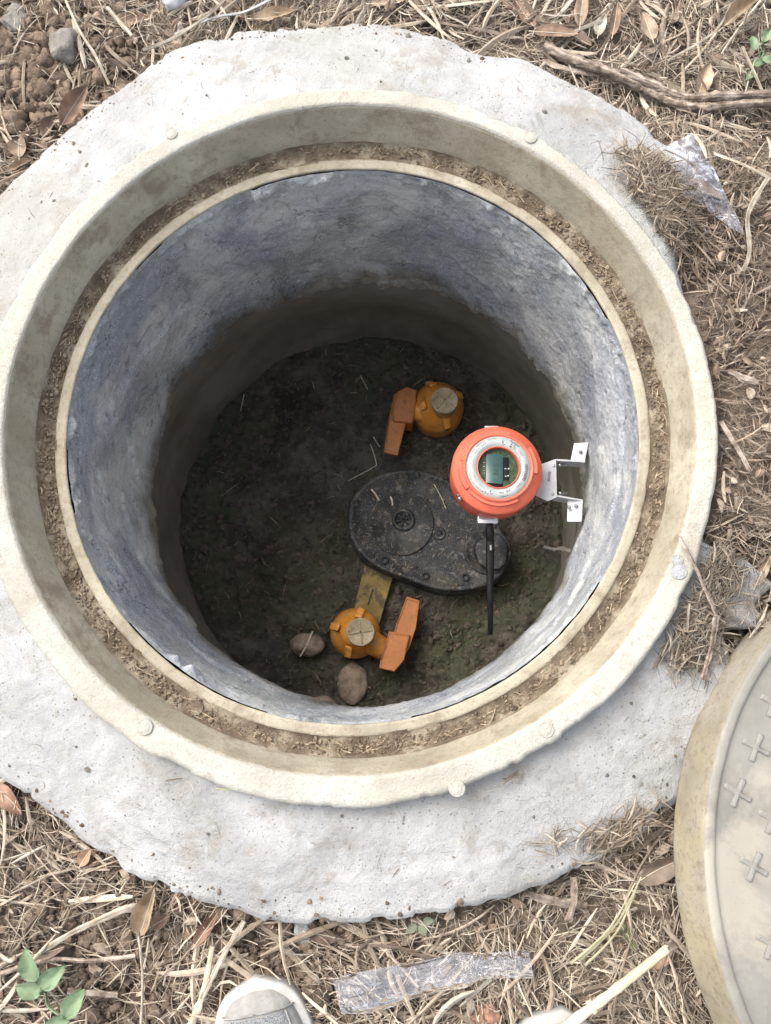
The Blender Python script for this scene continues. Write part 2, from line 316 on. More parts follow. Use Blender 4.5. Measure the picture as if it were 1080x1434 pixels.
Re = Rpad(th); kr = np.ones(9) / 9; Re = np.convolve(np.concatenate([Re[-4:], Re, Re[:4]]), kr, 'valid')
Re = Re + .004 * fbm(th * 7, th * 0 + 3) + .0016 * fbm(th * 40, th * 0 + 5) - .004 * ss(.25, .6, fbm(th * 18, th * 0 + 7))
nr = 80; s = np.linspace(0, 1, nr)
R_ = .415 + (Re[:, None] - .415) * s[None]
X = R_ * np.cos(th)[:, None]; Y = R_ * np.sin(th)[:, None]; Z = zpad(X, Y)
edge = ss(.96, 1.0, s)[None]; Z = Z - edge * .003
# trowel swirl ridges near the lower left and the thin skim lip along the bottom edge
lip = .0012 * np.exp(-((R_ - (Re[:, None] - .035 - .012 * fbm(th * 5, th * 0)[:, None])) / .006) ** 2) * ss(.1, .5, fbm(th * 3, th * 0 + 8)[:, None] + .3)
Z = Z + lip
rows = [(X, Y, Z)]
for dr, dz, q in ((.0012, -.0035, .6), (.002, -.014, 1), (-.001, -.030, 1), (-.006, -.055, 1), (-.02, -.085, 1)):
    n = .002 * fbm(th * 30, th * 0 + dz * 200) * q
    rows.append((((Re + dr + n) * np.cos(th))[:, None], ((Re + dr + n) * np.sin(th))[:, None], (Z[:, -1] + dz)[:, None]))
V = np.stack([np.concatenate([r_[i] for r_ in rows], 1) for i in range(3)], -1)
o = obj('concrete_apron', mesh('concrete_apron', V.reshape(-1, 3), grid_faces(NT, nr + 5, True)[:, ::-1], M_pad)); tag(o, kind='structure')
# ------------------------------------------------------------------ ground sheet
def axis(lo, hi, step):
    a = np.arange(lo, hi, step); g = step; up = []; x = a[-1]
    while x < 30: g *= 1.35; x += g; up.append(x)
    dn = []; x = a[0]; g = step
    while x > -30: g *= 1.35; x -= g; dn.append(x)
    return np.array(dn[::-1] + list(a) + up)
gx, gy = axis(-.62, .78, .0035), axis(-.86, .66, .0035)
GX, GY = np.meshgrid(gx, gy, indexing='ij'); GZ = gh(GX, GY) + .003 * fbm(GX * 120, GY * 120, 11, 3)
F = grid_faces(len(gx), len(gy))
cen = np.stack([GX.ravel(), GY.ravel()], 1)[F].mean(1); F = F[np.hypot(cen[:, 0], cen[:, 1]) > .418]
o = obj('ground', mesh('ground', np.stack([GX, GY, GZ], -1).reshape(-1, 3), F, M_soil)); tag(o, kind='structure')
# ------------------------------------------------------------------ manhole ring
ring = thing('manhole_ring', 'round cream composite manhole ring with a dirt filled groove, set in the concrete apron', 'manhole frame')
NR = 720; tr = np.linspace(0, 2 * PI, NR, endpoint=False)
def ring_part(name, prof, mat, amp=.0006, seed=0, rfun=None):
    P = []
    for i in range(len(prof) - 1):
        n = max(2, int(np.hypot(prof[i + 1][0] - prof[i][0], prof[i + 1][1] - prof[i][1]) / .0022))
        for q in range(n): f = q / n; P.append((prof[i][0] * (1 - f) + prof[i + 1][0] * f, prof[i][1] * (1 - f) + prof[i + 1][1] * f))
    P.append(prof[-1]); P = np.array(P)
    R = np.broadcast_to(P[None, :, 0], (NR, len(P))).copy(); Zz = np.broadcast_to(P[None, :, 1], (NR, len(P))).copy()
    if rfun is not None: R = rfun(R, tr[:, None])
    x, y = R * np.cos(tr)[:, None], R * np.sin(tr)[:, None]
    n1 = fbm(x * 60, y * 60, Zz * 60 + seed); n2 = fbm(x * 12, y * 12, Zz * 12 + seed + 3, 3)
    R = R + amp * n1; Zz = Zz + amp * n1 + amp * 1.3 * n2
    V = np.stack([R * np.cos(tr)[:, None], R * np.sin(tr)[:, None], Zz], -1).reshape(-1, 3)
    return obj(name, mesh(name, V, grid_faces(NR, len(P), True)[:, ::-1], mat), ring)
def outer_shift(R, T):
    f = ss(.405, .4265, R); return R + f * (Rout(T) - .4265) 
ring_part('top_face', [(.3995, -.0035), (.4015, -.0006), (.405, 0), (.4225, 0), (.4258, -.003), (.4270, -.008), (.4275, -.09)], M_ringtop, .0004, 0, outer_shift)
ring_part('bevel', [(.3860, -.062), (.3875, -.052), (.3985, -.005), (.4015, -.0022)], M_bevel, .0004, 5)
ring_part('groove', [(.3605, -.0595), (.3655, -.0622), (.370, -.0628), (.384, -.0622), (.3885, -.0550)], M_groove, .0011, 9)
ring_part('inner_lip', [(.3600, -.0650), (.3500, -.0645), (.3492, -.0600), (.3505, -.0585), (.3610, -.0588), (.3630, -.0600), (.3640, -.067)], M_bevel, .0004, 12)
# round plugs cast in the ring
for k, (x, y, r, z, m) in enumerate([(240, 187, .0075, .0012, M_ringtop), (203, 1018, .0088, .0015, M_ringtop), (765, 1022, .0085, .001, M_ringtop), (275, 991, .0085, -.0605, M_lever),
                                     (951, 800, .009, .001, M_steel), (949, 784, .006, .001, M_pad), (743, 192, .008, .001, M_ringtop), (640, 1104, .009, .001, M_ringtop)]):
    p = at(x, y, z); V, F = lathe([(r, -.004), (r, .0002), (r * .93, .0010), (r * .86, .0003), (r * .80, .0006), (0.0001, .0009)], 28)
    mm = {M_lever: M_groove, M_steel: M_pad}.get(m, m)
    obj('plug', mesh('plug', V, F, mm), ring, (p[0], p[1], z))
# dirt crumbs in the groove
N = 9000; t_ = rng.uniform(0, 2 * PI, N); dens = fbm(np.cos(t_) * 4, np.sin(t_) * 4, 5) ; keep = dens + rng.uniform(-.6, .8, N) > -.25; t_ = t_[keep]; N = len(t_)
rr = rng.normal(.3755, .0055, N).clip(.3645, .3865); sz = rng.gamma(1.6, .00055, N).clip(.0004, .0036)
c = np.array([.24, .20, .15]) * rng.uniform(.6, 1.5, (N, 1)) * np.array([1.05, 1.03, 1])
V, F, tt = clods(np.stack([rr * np.cos(t_), rr * np.sin(t_), -.0615 + sz * .15 + np.zeros(N)], 1), sz, 1, .35, .7, c)
o = obj('dirt_crumbs', mesh('dirt_crumbs', V, F, M_clod, False, tt), ring); tag(o, kind='stuff')
# ------------------------------------------------------------------ mortar lining, pipe, floor
NM, NZ = 1000, 130
tm = np.linspace(0, 2 * PI, NM, endpoint=False)[:, None]; q = np.linspace(0, 1, NZ)[None]
cx, cy = np.cos(tm), np.sin(tm)
zb = -.385 + .016 * fbm(cx * 3, cy * 3, 2) + .007 * fbm(cx * 14, cy * 14, 4) + .006 * fbm(cx * 50, cy * 50, 6, 2)
def wrap(d): return (d + PI) % (2 * PI) - PI
def bump_at(deg, wdt): return np.exp(-(wrap(tm - math.radians(deg)) / math.radians(wdt)) ** 2)
zb = zb + .05 * bump_at(-28, 5) - .02 * bump_at(-95, 25) + .02 * bump_at(-130, 8)
Zm = -.0615 + (zb + .0605) * q
base = .3500 - .0085 * q + .0035 * np.exp(-(q / .03) ** 2) * 0
n = .0036 * fbm(cx * 4, cy * 4, Zm * 9, 3) + .0009 * fbm(cx * 18, cy * 18, Zm * 34 + 3) + .0009 * fbm(cx * 60, cy * 60, Zm * 170, 4)
crust = np.exp(-(q / .06) ** 2)                       # ragged crust below the ring
n = n - crust * .0045 * (1 + 1.6 * fbm(cx * 30, cy * 30, Zm * 100)) * ss(-.35, .2, fbm(cx * 7, cy * 7, 8) + .1)
pits = ss(.55, .8, fbm(cx * 26, cy * 26, Zm * 80 + 8)); n = n + pits * .0015; n = n * ss(-.01, .04, q) 
trow = .0042 * (ss(-.06, .0, fbm(cx * 3 + Zm * 5, cy * 3 - Zm * 7, Zm * 4 + 5, 2)) - .5)         # overlapping trowel strokes
Rmr = base + n + trow; Rmr = np.where(q < .04, np.minimum(Rmr, .3494), Rmr)
X, Y = Rmr * cx, Rmr * cy
rows = [np.stack([X, Y, Zm + np.zeros_like(X)], -1)]
pr = Rmr[:, -1:]
for fr_, dz in ((.2, -.004), (.6, -.005), (1.6, -.001)):
    r2 = pr + (.358 - pr) * fr_ + .002 * fbm(cx * 40, cy * 40, fr_ * 9); rows.append(np.stack([r2 * cx, r2 * cy, zb + dz], -1))
V = np.concatenate(rows, 1)
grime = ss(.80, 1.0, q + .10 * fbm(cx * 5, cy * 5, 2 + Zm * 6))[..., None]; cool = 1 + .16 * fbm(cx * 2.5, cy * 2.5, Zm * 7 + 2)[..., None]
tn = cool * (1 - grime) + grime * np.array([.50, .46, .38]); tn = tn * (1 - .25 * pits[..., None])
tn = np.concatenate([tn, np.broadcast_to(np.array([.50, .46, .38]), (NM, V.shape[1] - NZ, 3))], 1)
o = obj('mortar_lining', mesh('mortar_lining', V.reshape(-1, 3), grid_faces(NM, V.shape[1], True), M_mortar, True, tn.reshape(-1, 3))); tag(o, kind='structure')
tz = np.linspace(0, 1, 50)[None]; Zp = -.30 - .50 * tz + 0 * cx; Rp = .352 + .026 * ss(-.36, -.62, Zp) + .0015 * fbm(cx * 12, cy * 12, Zp * 20) + .003 * fbm(cx * 3, cy * 3, Zp * 5)
o = obj('well_wall', mesh('well_wall', np.stack([Rp * cx, Rp * cy, Zp], -1).reshape(-1, 3), grid_faces(NM, 50, True), M_pipe)); tag(o, kind='structure')
# outer soil retaining shell so the shaft is closed from outside
def fh(x, y):
    return -.730 + .012 * fbm(x * 6, y * 6, 3) + .009 * fbm(x * 16, y * 16, 5) + .005 * fbm(x * 42, y * 42, 7) + .03 * ss(.26, .39, np.hypot(x, y)) * ss(-.2, .8, -x * 2)
ax_ = np.arange(-.392, .393, .0024); FX, FY = np.meshgrid(ax_, ax_, indexing='ij')
FZ = fh(FX, FY) + .004 * np.abs(fbm(FX * 30, FY * 30, 5)) + .0016 * fbm(FX * 160, FY * 160, 12)
crk = np.abs(fbm(FX * 9, FY * 9, 30, 3)); FZ = FZ - .004 * np.exp(-(crk / .05) ** 2)
F = grid_faces(len(ax_), len(ax_)); cen = np.stack([FX.ravel(), FY.ravel()], 1)[F].mean(1); F = F[np.hypot(cen[:, 0], cen[:, 1]) < .392]
o = obj('mud_floor', mesh('mud_floor', np.stack([FX, FY, FZ], -1).reshape(-1, 3), F, M_floor)); tag(o, kind='structure')
N = 6500; a = rng.uniform(0, 2 * PI, N); r = .37 * np.sqrt(rng.random(N)); x, y = r * np.cos(a), r * np.sin(a); sz = rng.gamma(1.8, .0011, N).clip(.0008, .011)
V, F, _ = clods(np.stack([x, y, fh(x, y) + sz * .3 + .002], 1), sz, 1, .35, .7)
o = obj('mud_clods', mesh('mud_clods', V, F, M_mudclod, False)); tag(o, 'dark damp mud crumbs covering the floor of the well', 'mud crumbs', kind='stuff')
# ------------------------------------------------------------------ straw
def strips(P, L, W, yaw, pitch, bend, tint, nseg=3, fold=True, roll=None):
    N = len(P); u = np.linspace(-.5, .5, nseg + 1)[None]
    L = L[:, None]; W = W[:, None]; roll = (rng.normal(0, .5, N) if roll is None else roll)[:, None]
    hx = np.cos(yaw)[:, None]; hy = np.sin(yaw)[:, None]
    lat = bend[:, None] * L * (u * u - .08)
    along = u * L
    px = P[:, :1] + hx * along - hy * lat; py = P[:, 1:2] + hy * along + hx * lat
    pz = P[:, 2:3] + np.tan(pitch)[:, None] * along + (rng.normal(0, .05, N)[:, None] * L) * (u * u * 4 - .3)
    taper = 1 - .55 * np.abs(u * 2) ** 3
    sx, sy, sz_ = -hy * np.cos(roll), hx * np.cos(roll), np.sin(roll)
    offs = (-.5, 0, .5) if fold else (-.5, .5)
    V = []
    for k, o_ in enumerate(offs):
        zz = pz + sz_ * o_ * W * taper + (W * .28 if (fold and k == 1) else 0)
        V.append(np.stack([px + sx * o_ * W * taper, py + sy * o_ * W * taper, zz], -1))
    V = np.stack(V, 2); nc = len(offs)             # N, nseg+1, nc, 3
    base = (np.arange(N) * (nseg + 1) * nc)[:, None, None]; i = np.arange(nseg)[None, :, None]; j = np.arange(nc - 1)[None, None]
    b = base + i * nc + j; F = np.stack([b, b + 1, b + nc + 1, b + nc], -1).reshape(-1, 4)
    return V.reshape(-1, 3), F, np.repeat(tint, (nseg + 1) * nc, 0)
def blob(x, y, px, py, rad):
    c = at(px, py, -.08); return np.exp(-((x - c[0]) ** 2 + (y - c[1]) ** 2) / (rad ** 2))
def straw_density(x, y):
    d = 1.0 - .97 * blob(x, y, 35, 100, .15) - .55 * blob(x, y, 20, 1230, .13) - .55 * blob(x, y, 180, 1420, .10) - .35 * blob(x, y, 470, 1330, .08) - .3 * blob(x, y, 100, 1400, .12) - .5 * blob(x, y, 350, 1340, .06)
    return np.clip(d * (1.0 + .45 * fbm(x * 9, y * 9, 31, 2)), .03, 1)
def off_pad(x, y, m=0.0):
    r = np.hypot(x, y); return (r > Rpad(np.arctan2(y, x)) + m) & (r > .436)
def flow(x, y, s=.75): return 2.6 * fbm(x * 5, y * 5, 21, 2) + rng.normal(0, s, len(x))
def scatter(N, lo=(-.75, -.95), hi=(.95, .85)):
    x = rng.uniform(lo[0], hi[0], N); y = rng.uniform(lo[1], hi[1], N); k = off_pad(x, y, .004) & (rng.random(N) < straw_density(x, y)); return x[k], y[k]
def brownness(x, y):
    e = np.clip(blob(x, y, 1010, 480, .17) + blob(x, y, 1030, 330, .10) + blob(x, y, 1010, 650, .12), 0, 1); return e
def straw_tint(x, y, N):
    pal = np.array([(.42, .355, .28), (.33, .275, .215), (.23, .185, .14), (.54, .475, .385), (.15, .115, .09), (.35, .32, .275)])
    c = pal[rng.choice(6, N, p=[.27, .24, .16, .14, .09, .10])] * rng.uniform(.68, 1.4, (N, 1))
    b = brownness(x, y)[:, None]; return c * (1 - b) + c * b * np.array([.66, .62, .60])
parts = []
x, y = scatter(90000); N = len(x); bn = brownness(x, y)
L = rng.gamma(3, .011, N).clip(.012, .11) * (1 - .45 * bn); W = rng.gamma(2.2, .00055, N).clip(.0005, .0042)
z = gh(x, y) + rng.uniform(.001, .020, N)
parts.append(strips(np.stack([x, y, z], 1), L, W, flow(x, y), rng.normal(0, .14, N), rng.normal(0, .28, N), straw_tint(x, y, N)))
x, y = scatter(64000); N = len(x); L = rng.gamma(3, .006, N).clip(.006, .06); W = rng.uniform(.0004, .0011, N)
parts.append(strips(np.stack([x, y, gh(x, y) + rng.uniform(.001, .024, N)], 1), L, W, flow(x, y, .9), rng.normal(0, .18, N), rng.normal(0, .45, N), straw_tint(x, y, N), 3, False))
# broad flattened blades
x, y = scatter(3000); N = len(x); L = rng.uniform(.04, .12, N); W = rng.uniform(.0028, .0075, N) * (1 - .4 * brownness(x, y))
parts.append(strips(np.stack([x, y, gh(x, y) + rng.uniform(.010, .022, N)], 1), L * (1 - .5 * brownness(x, y)), W, flow(x, y, .6), rng.normal(0, .08, N), rng.normal(0, .22, N), straw_tint(x, y, N), 5, True, rng.normal(0, .35, N)))
# broken leaf scraps and bark crumbs in the mulch
x, y = scatter(9500); N = len(x)
parts.append(strips(np.stack([x, y, gh(x, y) + rng.uniform(.002, .020, N)], 1), rng.uniform(.005, .020, N), rng.uniform(.003, .010, N), rng.uniform(0, PI, N), rng.normal(0, .25, N), rng.normal(0, .6, N),
             np.array([(.20, .145, .11), (.28, .215, .165), (.14, .11, .085), (.36, .30, .24)])[rng.choice(4, N)] * rng.uniform(.7, 1.25, (N, 1)), 3, True, rng.normal(0, .6, N)))
# litter drifting on to the apron
def heap(px, py, sx, sy, n, ang, lmax=.05, zoff=0.0, dark=.8):
    c = at(px, py, -.04); x = c[0] + rng.normal(0, sx, n); y = c[1] + rng.normal(0, sy, n)
    a, b = math.cos(ang), math.sin(ang); dx, dy = x - c[0], y - c[1]; x = c[0] + dx * a - dy * b; y = c[1] + dx * b + dy * a
    k = np.hypot(x, y) > .440; x, y = x[k], y[k]; n = len(x)
    zz = np.where(np.hypot(x, y) < Rpad(np.arctan2(y, x)), zpad(x, y), gh(x, y)) + rng.uniform(.0006, .010, n) + zoff
    parts.append(strips(np.stack([x, y, zz], 1), rng.gamma(3, .008, n).clip(.006, lmax), rng.gamma(2.5, .0005, n).clip(.0004, .003), rng.normal(ang, .6 if n < 400 else 1.1, n), rng.normal(0, .06 if n < 400 else .16, n), rng.normal(0, .4, n), straw_tint(x, y, n) * dark))
heap(930, 262, .035, .013, 420, -.5); heap(905, 235, .012, .010, 60, -.8); heap(870, 1165, .022, .008, 260, .5); heap(790, 1175, .024, .006, 45, .25, .05)
heap(972, 850, .030, .020, 800, 1.2, .06, .004, .62); heap(965, 915, .014, .018, 150, 1.3, .05, 0, .6); heap(1030, 1000, .012, .008, 50, .9, .04, 0, .6); heap(1078, 870, .012, .012, 90, 1.0, .05, .004, .6)
heap(975, 790, .016, .03, 500, 1.3, .05, .006, .55); heap(700, 1095, .02, .003, 22, .6, .02); heap(940, 300, .04, .02, 500, -.8, .05, .004, .75); heap(300, 1085, .02, .004, 14, .1, .02)
heap(922, 305, .030, .022, 1500, -.8, .045, .004, .75); heap(960, 345, .022, .02, 700, -.7, .045, .004, .75); heap(905, 240, .008, .006, 40, -.8, .03, 0, .7)
# a few bits lying on the open apron, in the groove and down on the mud
n = 130; a = rng.uniform(-PI, PI, n); r = rng.uniform(.45, .58, n); x, y = r * np.cos(a), r * np.sin(a); k = r < Rpad(a) - .02; x, y = x[k], y[k]; n = len(x)
parts.append(strips(np.stack([x, y, zpad(x, y) + .001], 1), rng.gamma(2, .005, n).clip(.003, .03), rng.uniform(.0004, .0011, n), rng.uniform(0, PI, n), 0 * x, rng.normal(0, .6, n), straw_tint(x, y, n) * .6))
V = []; F = []; T = []; b = 0
for v_, f_, t__ in parts: V.append(v_); F.append(f_ + b); T.append(t__); b += len(v_)
o = obj('straw_litter', mesh('straw_litter', np.concatenate(V), np.concatenate(F), M_straw, False, np.concatenate(T))); tag(o, 'dry straw and chopped stalk litter covering the soil round the concrete', 'straw', kind='stuff')
n = 420; a = rng.uniform(0, 2 * PI, n); r = rng.normal(.377, .005, n).clip(.366, .386)
v1 = strips(np.stack([r * np.cos(a), r * np.sin(a), np.full(n, -.0590)], 1), rng.gamma(2.5, .0035, n).clip(.003, .022), rng.uniform(.0004, .0011, n), a + PI / 2 + rng.normal(0, .5, n), 0 * r, rng.normal(0, .4, n), np.array([[.45, .36, .25]]) * rng.uniform(.5, 1.3, (n, 1)))
o = obj('straw_bits', mesh('straw_bits', v1[0], v1[1], M_straw, False, v1[2]), ring); tag(o, kind='stuff')
n = 240; a = rng.uniform(0, 2 * PI, n); r = .36 * np.sqrt(rng.random(n)); x, y = r * np.cos(a), r * np.sin(a)
v1 = strips(np.stack([x, y, fh(x, y) + .007], 1), rng.gamma(2.2, .007, n).clip(.004, .05), rng.uniform(.0005, .0016, n), rng.uniform(0, PI, n), rng.normal(0, .08, n), rng.normal(0, .5, n), np.array([[.40, .33, .23]]) * rng.uniform(.4, 1.2, (n, 1)))
o = obj('floor_straw', mesh('floor_straw', v1[0], v1[1], M_straw, False, v1[2])); tag(o, 'thin dry straw bits scattered over the dark mud floor', 'straw', kind='stuff')
# ------------------------------------------------------------------ soil clods on the bare patches
def clodfield(px, py, rad, n, smax):
    c = at(px, py, -.09); x = c[0] + rng.normal(0, rad, n); y = c[1] + rng.normal(0, rad, n); k = off_pad(x, y, .004); x, y = x[k], y[k]; n = len(x)
    s_ = rng.gamma(1.7, smax * .16, n).clip(.0009, smax); return np.stack([x, y, gh(x, y) + s_ * .35 + .001], 1), s_
A = [clodfield(30, 100, .08, 5200, .012), clodfield(60, 1240, .08, 2200, .007), clodfield(180, 1400, .07, 1700, .008), clodfield(470, 1340, .045, 800, .008), clodfield(370, 1330, .05, 900, .008), clodfield(980, 30, .05, 400, .005), clodfield(1010, 420, .09, 900, .006), clodfield(650, 1390, .07, 500, .008)]
P = np.concatenate([a_[0] for a_ in A]); R = np.concatenate([a_[1] for a_ in A]); n = len(P)
big = R > .0032; base_c = np.array([.25, .195, .15])
V1, F1, t1 = clods(P[big], R[big], 2, .5, .85, base_c * rng.uniform(.65, 1.35, (big.sum(), 1)))
V2, F2, t2 = clods(P[~big], R[~big], 1, .4, .8, base_c * rng.uniform(.65, 1.35, ((~big).sum(), 1)))
V = np.concatenate([V1, V2]); F = np.concatenate([F1, F2 + len(V1)]); tt = np.concatenate([t1, t2])
o = obj('soil_clods', mesh('soil_clods', V, F, M_clod, True, tt)); tag(o, 'crumbly brown soil clods on the bare ground beside the concrete', 'soil', kind='stuff')
n = 420; a = rng.uniform(-PI, PI, n); f_ = rng.random(n); r = .435 + (Rpad(a) - .45) * f_; k = (r < Rpad(a) - .012); a, r = a[k], r[k]; r = np.where(rng.random(len(r)) < 0, r, r); x, y = r * np.cos(a), r * np.sin(a); n = len(x)
sz = rng.gamma(1.3, .0006, n).clip(.0004, .0038); V, F, tt = clods(np.stack([x, y, zpad(x, y) + sz * .2], 1), sz, 1, .4, .5, np.array([[.25, .235, .21]]) * rng.uniform(.5, 1.3, (n, 1)))
n = 1500; a = rng.uniform(-PI, PI, n); r = Rpad(a) - np.abs(rng.normal(0, .014, n)) - .003; k = (r > .437) & (fbm(np.cos(a) * 5, np.sin(a) * 5, 3) + rng.uniform(-.5, .5, n) > .05); a, r = a[k], r[k]; x, y = r * np.cos(a), r * np.sin(a)
s2 = rng.gamma(1.3, .0006, len(x)).clip(.0004, .004); V2, F2, t2 = clods(np.stack([x, y, zpad(x, y) + s2 * .2], 1), s2, 1, .4, .6, np.array([[.20, .155, .115]]) * rng.uniform(.6, 1.4, (len(x), 1)))
F = np.concatenate([F, F2 + len(V)]); V = np.concatenate([V, V2]); tt = np.concatenate([tt, t2])
o = obj('apron_crumbs', mesh('apron_crumbs', V, F, M_clod, False, tt)); tag(o, 'tiny grey crumbs scattered on the pale concrete', 'crumbs', kind='stuff')
def rock(name, px, py, r, label, cat, mat, z=-.075, flat=.7, amp=.35):
    p = at(px, py, z); V, F, _ = clods(np.zeros((1, 3)), [r], 3, amp, flat); V = V + .06 * r * fbm(V[:, :1] / r * 5, V[:, 1:2] / r * 5, V[:, 2:3] / r * 5)
    o = obj(name, mesh(name, V, F, mat), None, tuple(p)); return tag(o, label, cat)
rock('soil_clod', 92, 62, .022, 'largest pale brown lump of dry earth, at the top left bare soil', 'earth lump', M_stone)
rock('stone', 245, -2, .022, 'chalky white stone cut by the top edge, left of the grey twig', 'stone', M_stonew, -.07)
rock('soil_clod', 22, 25, .018, 'sandy earth lump in the top left corner', 'earth lump', M_stone, -.078)
rock('soil_clod', 678, 1420, .016, 'reddish brown earth lump just below the plastic sleeve near the bottom edge', 'earth lump', material('reddish earth', [(.3, (.22, .12, .08)), (.7, (.40, .24, .17))], 60, 8, .95, [(200, .8, .003)], .1), -.082)
rock('soil_clod', 447, 1402, .013, 'brown earth lump between the left shoe and the plastic sleeve', 'earth lump', M_soil, -.082)
rock('cement_lump', 425, 1303, .012, 'small blue grey cement lump stuck under the lowest edge of the apron', 'cement lump', M_pad, -.085)
# ------------------------------------------------------------------ dry leaves
def leaf_mesh(L, W, curl, bend, col, seed, tip=1.0):
    nu, nv = 22, 9; u = np.linspace(0, 1, nu)[:, None]; v_ = np.linspace(-1, 1, nv)[None]
    wid = W * .5 * np.sin(PI * u ** .85) ** .75 * (1 - .25 * u * tip) + .0004
    X = (u - .5) * L + 0 * v_; Y = wid * v_
    Z = curl * W * (v_ ** 2) * np.sin(PI * u) + bend * L * (u - .5) ** 2 - .03 * W * np.exp(-(v_ / .15) ** 2) + .14 * W * np.abs(v_) * fbm(u * 3 + seed, v_ * 1.6, seed) + .03 * W * np.abs(v_) * np.sin(u * 60 - np.abs(v_) * 9)
    wid = wid * (1 + .10 * fbm(u * 9 + seed, seed, 2))
    Y = Y + .10 * L * math.sin(seed) * (u - .5) ** 2
    Y = Y * np.where(v_ > 0, 1, 1 - .25 * abs(math.cos(seed * 3)))
    top = np.stack([X, Y, Z], -1).reshape(-1, 3); bot = top - [0, 0, .0004]
    F = grid_faces(nu, nv); V = np.concatenate([top, bot]); F2 = F[:, ::-1] + len(top)
    tt = np.array(col)[None] * (1 + .45 * fbm(V[:, :1] * 90 + seed, V[:, 1:2] * 90, seed)).clip(.35, 1.6)
    return mesh('dry_leaf', V, np.concatenate([F, F2]), M_leafD, True, tt)
def leaf(px, py, Lpx, Wpx, ang, col, label, lift=.016, curl=.25, bend=.2, tilt=(0, 0), name='dry_leaf', cat='leaf', zz=None):
    p = at(px, py, -.07); z = (gh(p[0], p[1]) if off_pad(p[0], p[1]) else zpad(p[0], p[1])) + lift if zz is None else zz
    p = at(px, py, float(z)); sc = (CAM[2] - z) / FPX; sd_ = px * .13 + py * .07
    root = obj(name, leaf_mesh(Lpx * sc, Wpx * sc, curl, bend, col, sd_), None, tuple(p), (tilt[0], tilt[1], math.radians(ang)))
    tag(root, label, cat, 'dry leaves lying round the manhole')
    Ls = Lpx * sc; xs = np.linspace(-.62, .46, 12) * Ls
    path = np.stack([xs, .10 * Ls * math.sin(sd_) * (xs / Ls) ** 2, bend * Ls * (xs / Ls) ** 2 - .03 * Wpx * sc + .0004 + 0 * xs], 1)
    V, F = tube(path, np.linspace(.0008, .0003, 12), 5); obj('midrib', mesh('midrib', V, F, M_cane), root)
    return root
C1, C2, C3, C4 = (.30, .215, .165), (.39, .31, .24), (.19, .145, .12), (.46, .38, .285)
leaf(103, 148, 80, 34, 62, C1, 'glossy brown leaf standing on edge against the upper left rim of the concrete', .03, .5, .3, (.5, 0))
leaf(72, 178, 45, 26, 60, C3, 'dark greyish leaf under the glossy brown leaf at the upper left of the concrete', .012, .4)
leaf(26, 207, 42, 34, 100, C2, 'small pale pointed leaf standing near the left edge, below the bare soil', .025, .3, .1, (.3, .2))
leaf(20, 236, 60, 22, 25, C2, 'folded tan leaf half under the apron at the left edge', .012, .5)
leaf(48, 186, 34, 20, 110, C3, 'dark curled leaf behind the small pale pointed leaf', .01, .5)
leaf(180, 32, 86, 28, 8, C1, 'long reddish brown leaf above the apron near the top left clod', .012, .3)
leaf(385, 24, 70, 24, 12, C4, 'golden tan leaf resting on the top edge of the concrete beside the grey twig', .02, .4)
leaf(320, 15, 60, 32, -30, C1, 'brown leaf with dark edge under the grey twig at the top', .010, .3)
leaf(580, 18, 60, 26, -70, C3, 'dark brown leaf at the top edge just right of the top centre', .014, .3)
leaf(612, 28, 50, 26, -60, C1, 'brown leaf half hidden by straw right of the top centre', .014, .3)
leaf(780, 46, 72, 28, -5, C1, 'broad oval brown leaf lying flat left of the forked end of the branch', .026, .12, .12)
leaf(808, 52, 58, 26, -40, C3, 'darker brown leaf overlapping the right end of the broad oval leaf', .022, .2, .12)
leaf(815, 12, 70, 26, 82, C2, 'upright tan leaf at the top edge above the broad oval leaf', .026, .25)
leaf(842, 35, 44, 22, 70, (.46, .45, .42), 'pale grey lichen mottled leaf above the branch', .022, .2)
leaf(862, 28, 62, 20, 80, C1, 'narrow brown leaf right of the pale grey leaf', .020, .3)
leaf(908, 38, 52, 30, 105, C2, 'teardrop shaped tan leaf above the middle of the branch', .026, .2)
leaf(945, 18, 48, 24, 60, C3, 'dark brown leaf in the straw right of the teardrop leaf', .014, .3)  # takes the darkest of the leaf colours
leaf(985, 112, 60, 30, 70, C4, 'pale pointed leaf standing just above the branch at the right', .030, .35, .1, (.25, 0))
leaf(735, 20, 60, 26, 120, C1, 'brown leaf at the top edge left of the broad oval leaf', .014, .3)
leaf(545, 4, 60, 24, 10, C2, 'tan leaf cut by the top edge near the middle of the photo', .014, .3)
leaf(1040, 15, 90, 30, 40, C4, 'large rolled straw coloured leaf in the top right corner', .034, .7, .1)
leaf(12, 1118, 60, 30, -40, (.42, .28, .22), 'rust coloured leaf tucked under the lower left edge of the concrete', .022, .4)
leaf(120, 1200, 26, 20, 60, (.42, .28, .19), 'small orange brown leaf scrap at the lower left edge of the concrete', .022, .2)
leaf(207, 1275, 64, 34, 75, C4, 'curled cream leaf against the lower left edge of the concrete', .030, .6, .1)
leaf(225, 1290, 30, 22, 30, C1, 'brown leaf fragment beside the curled cream leaf', .022, .3)
leaf(290, 1300, 50, 20, 55, (.30, .19, .15), 'reddish folded leaf under the bottom left edge of the concrete', .018, .5)
leaf(70, 1332, 44, 20, 15, C3, 'dark brown leaf beside the long pale stalk at the lower left', .016, .3)
leaf(928, 1215, 80, 32, 25, (.25, .21, .175), 'grey brown dead leaf between apron and lid', .022, .35)
leaf(925, 1340, 44, 22, 35, (.34, .21, .15), 'russet leaf scrap against the lower left side of the lid', .020, .2)
leaf(880, 1312, 40, 14, -60, (.16, .19, .10), 'small dark green leaf in the straw beside the lid', .018, .2)
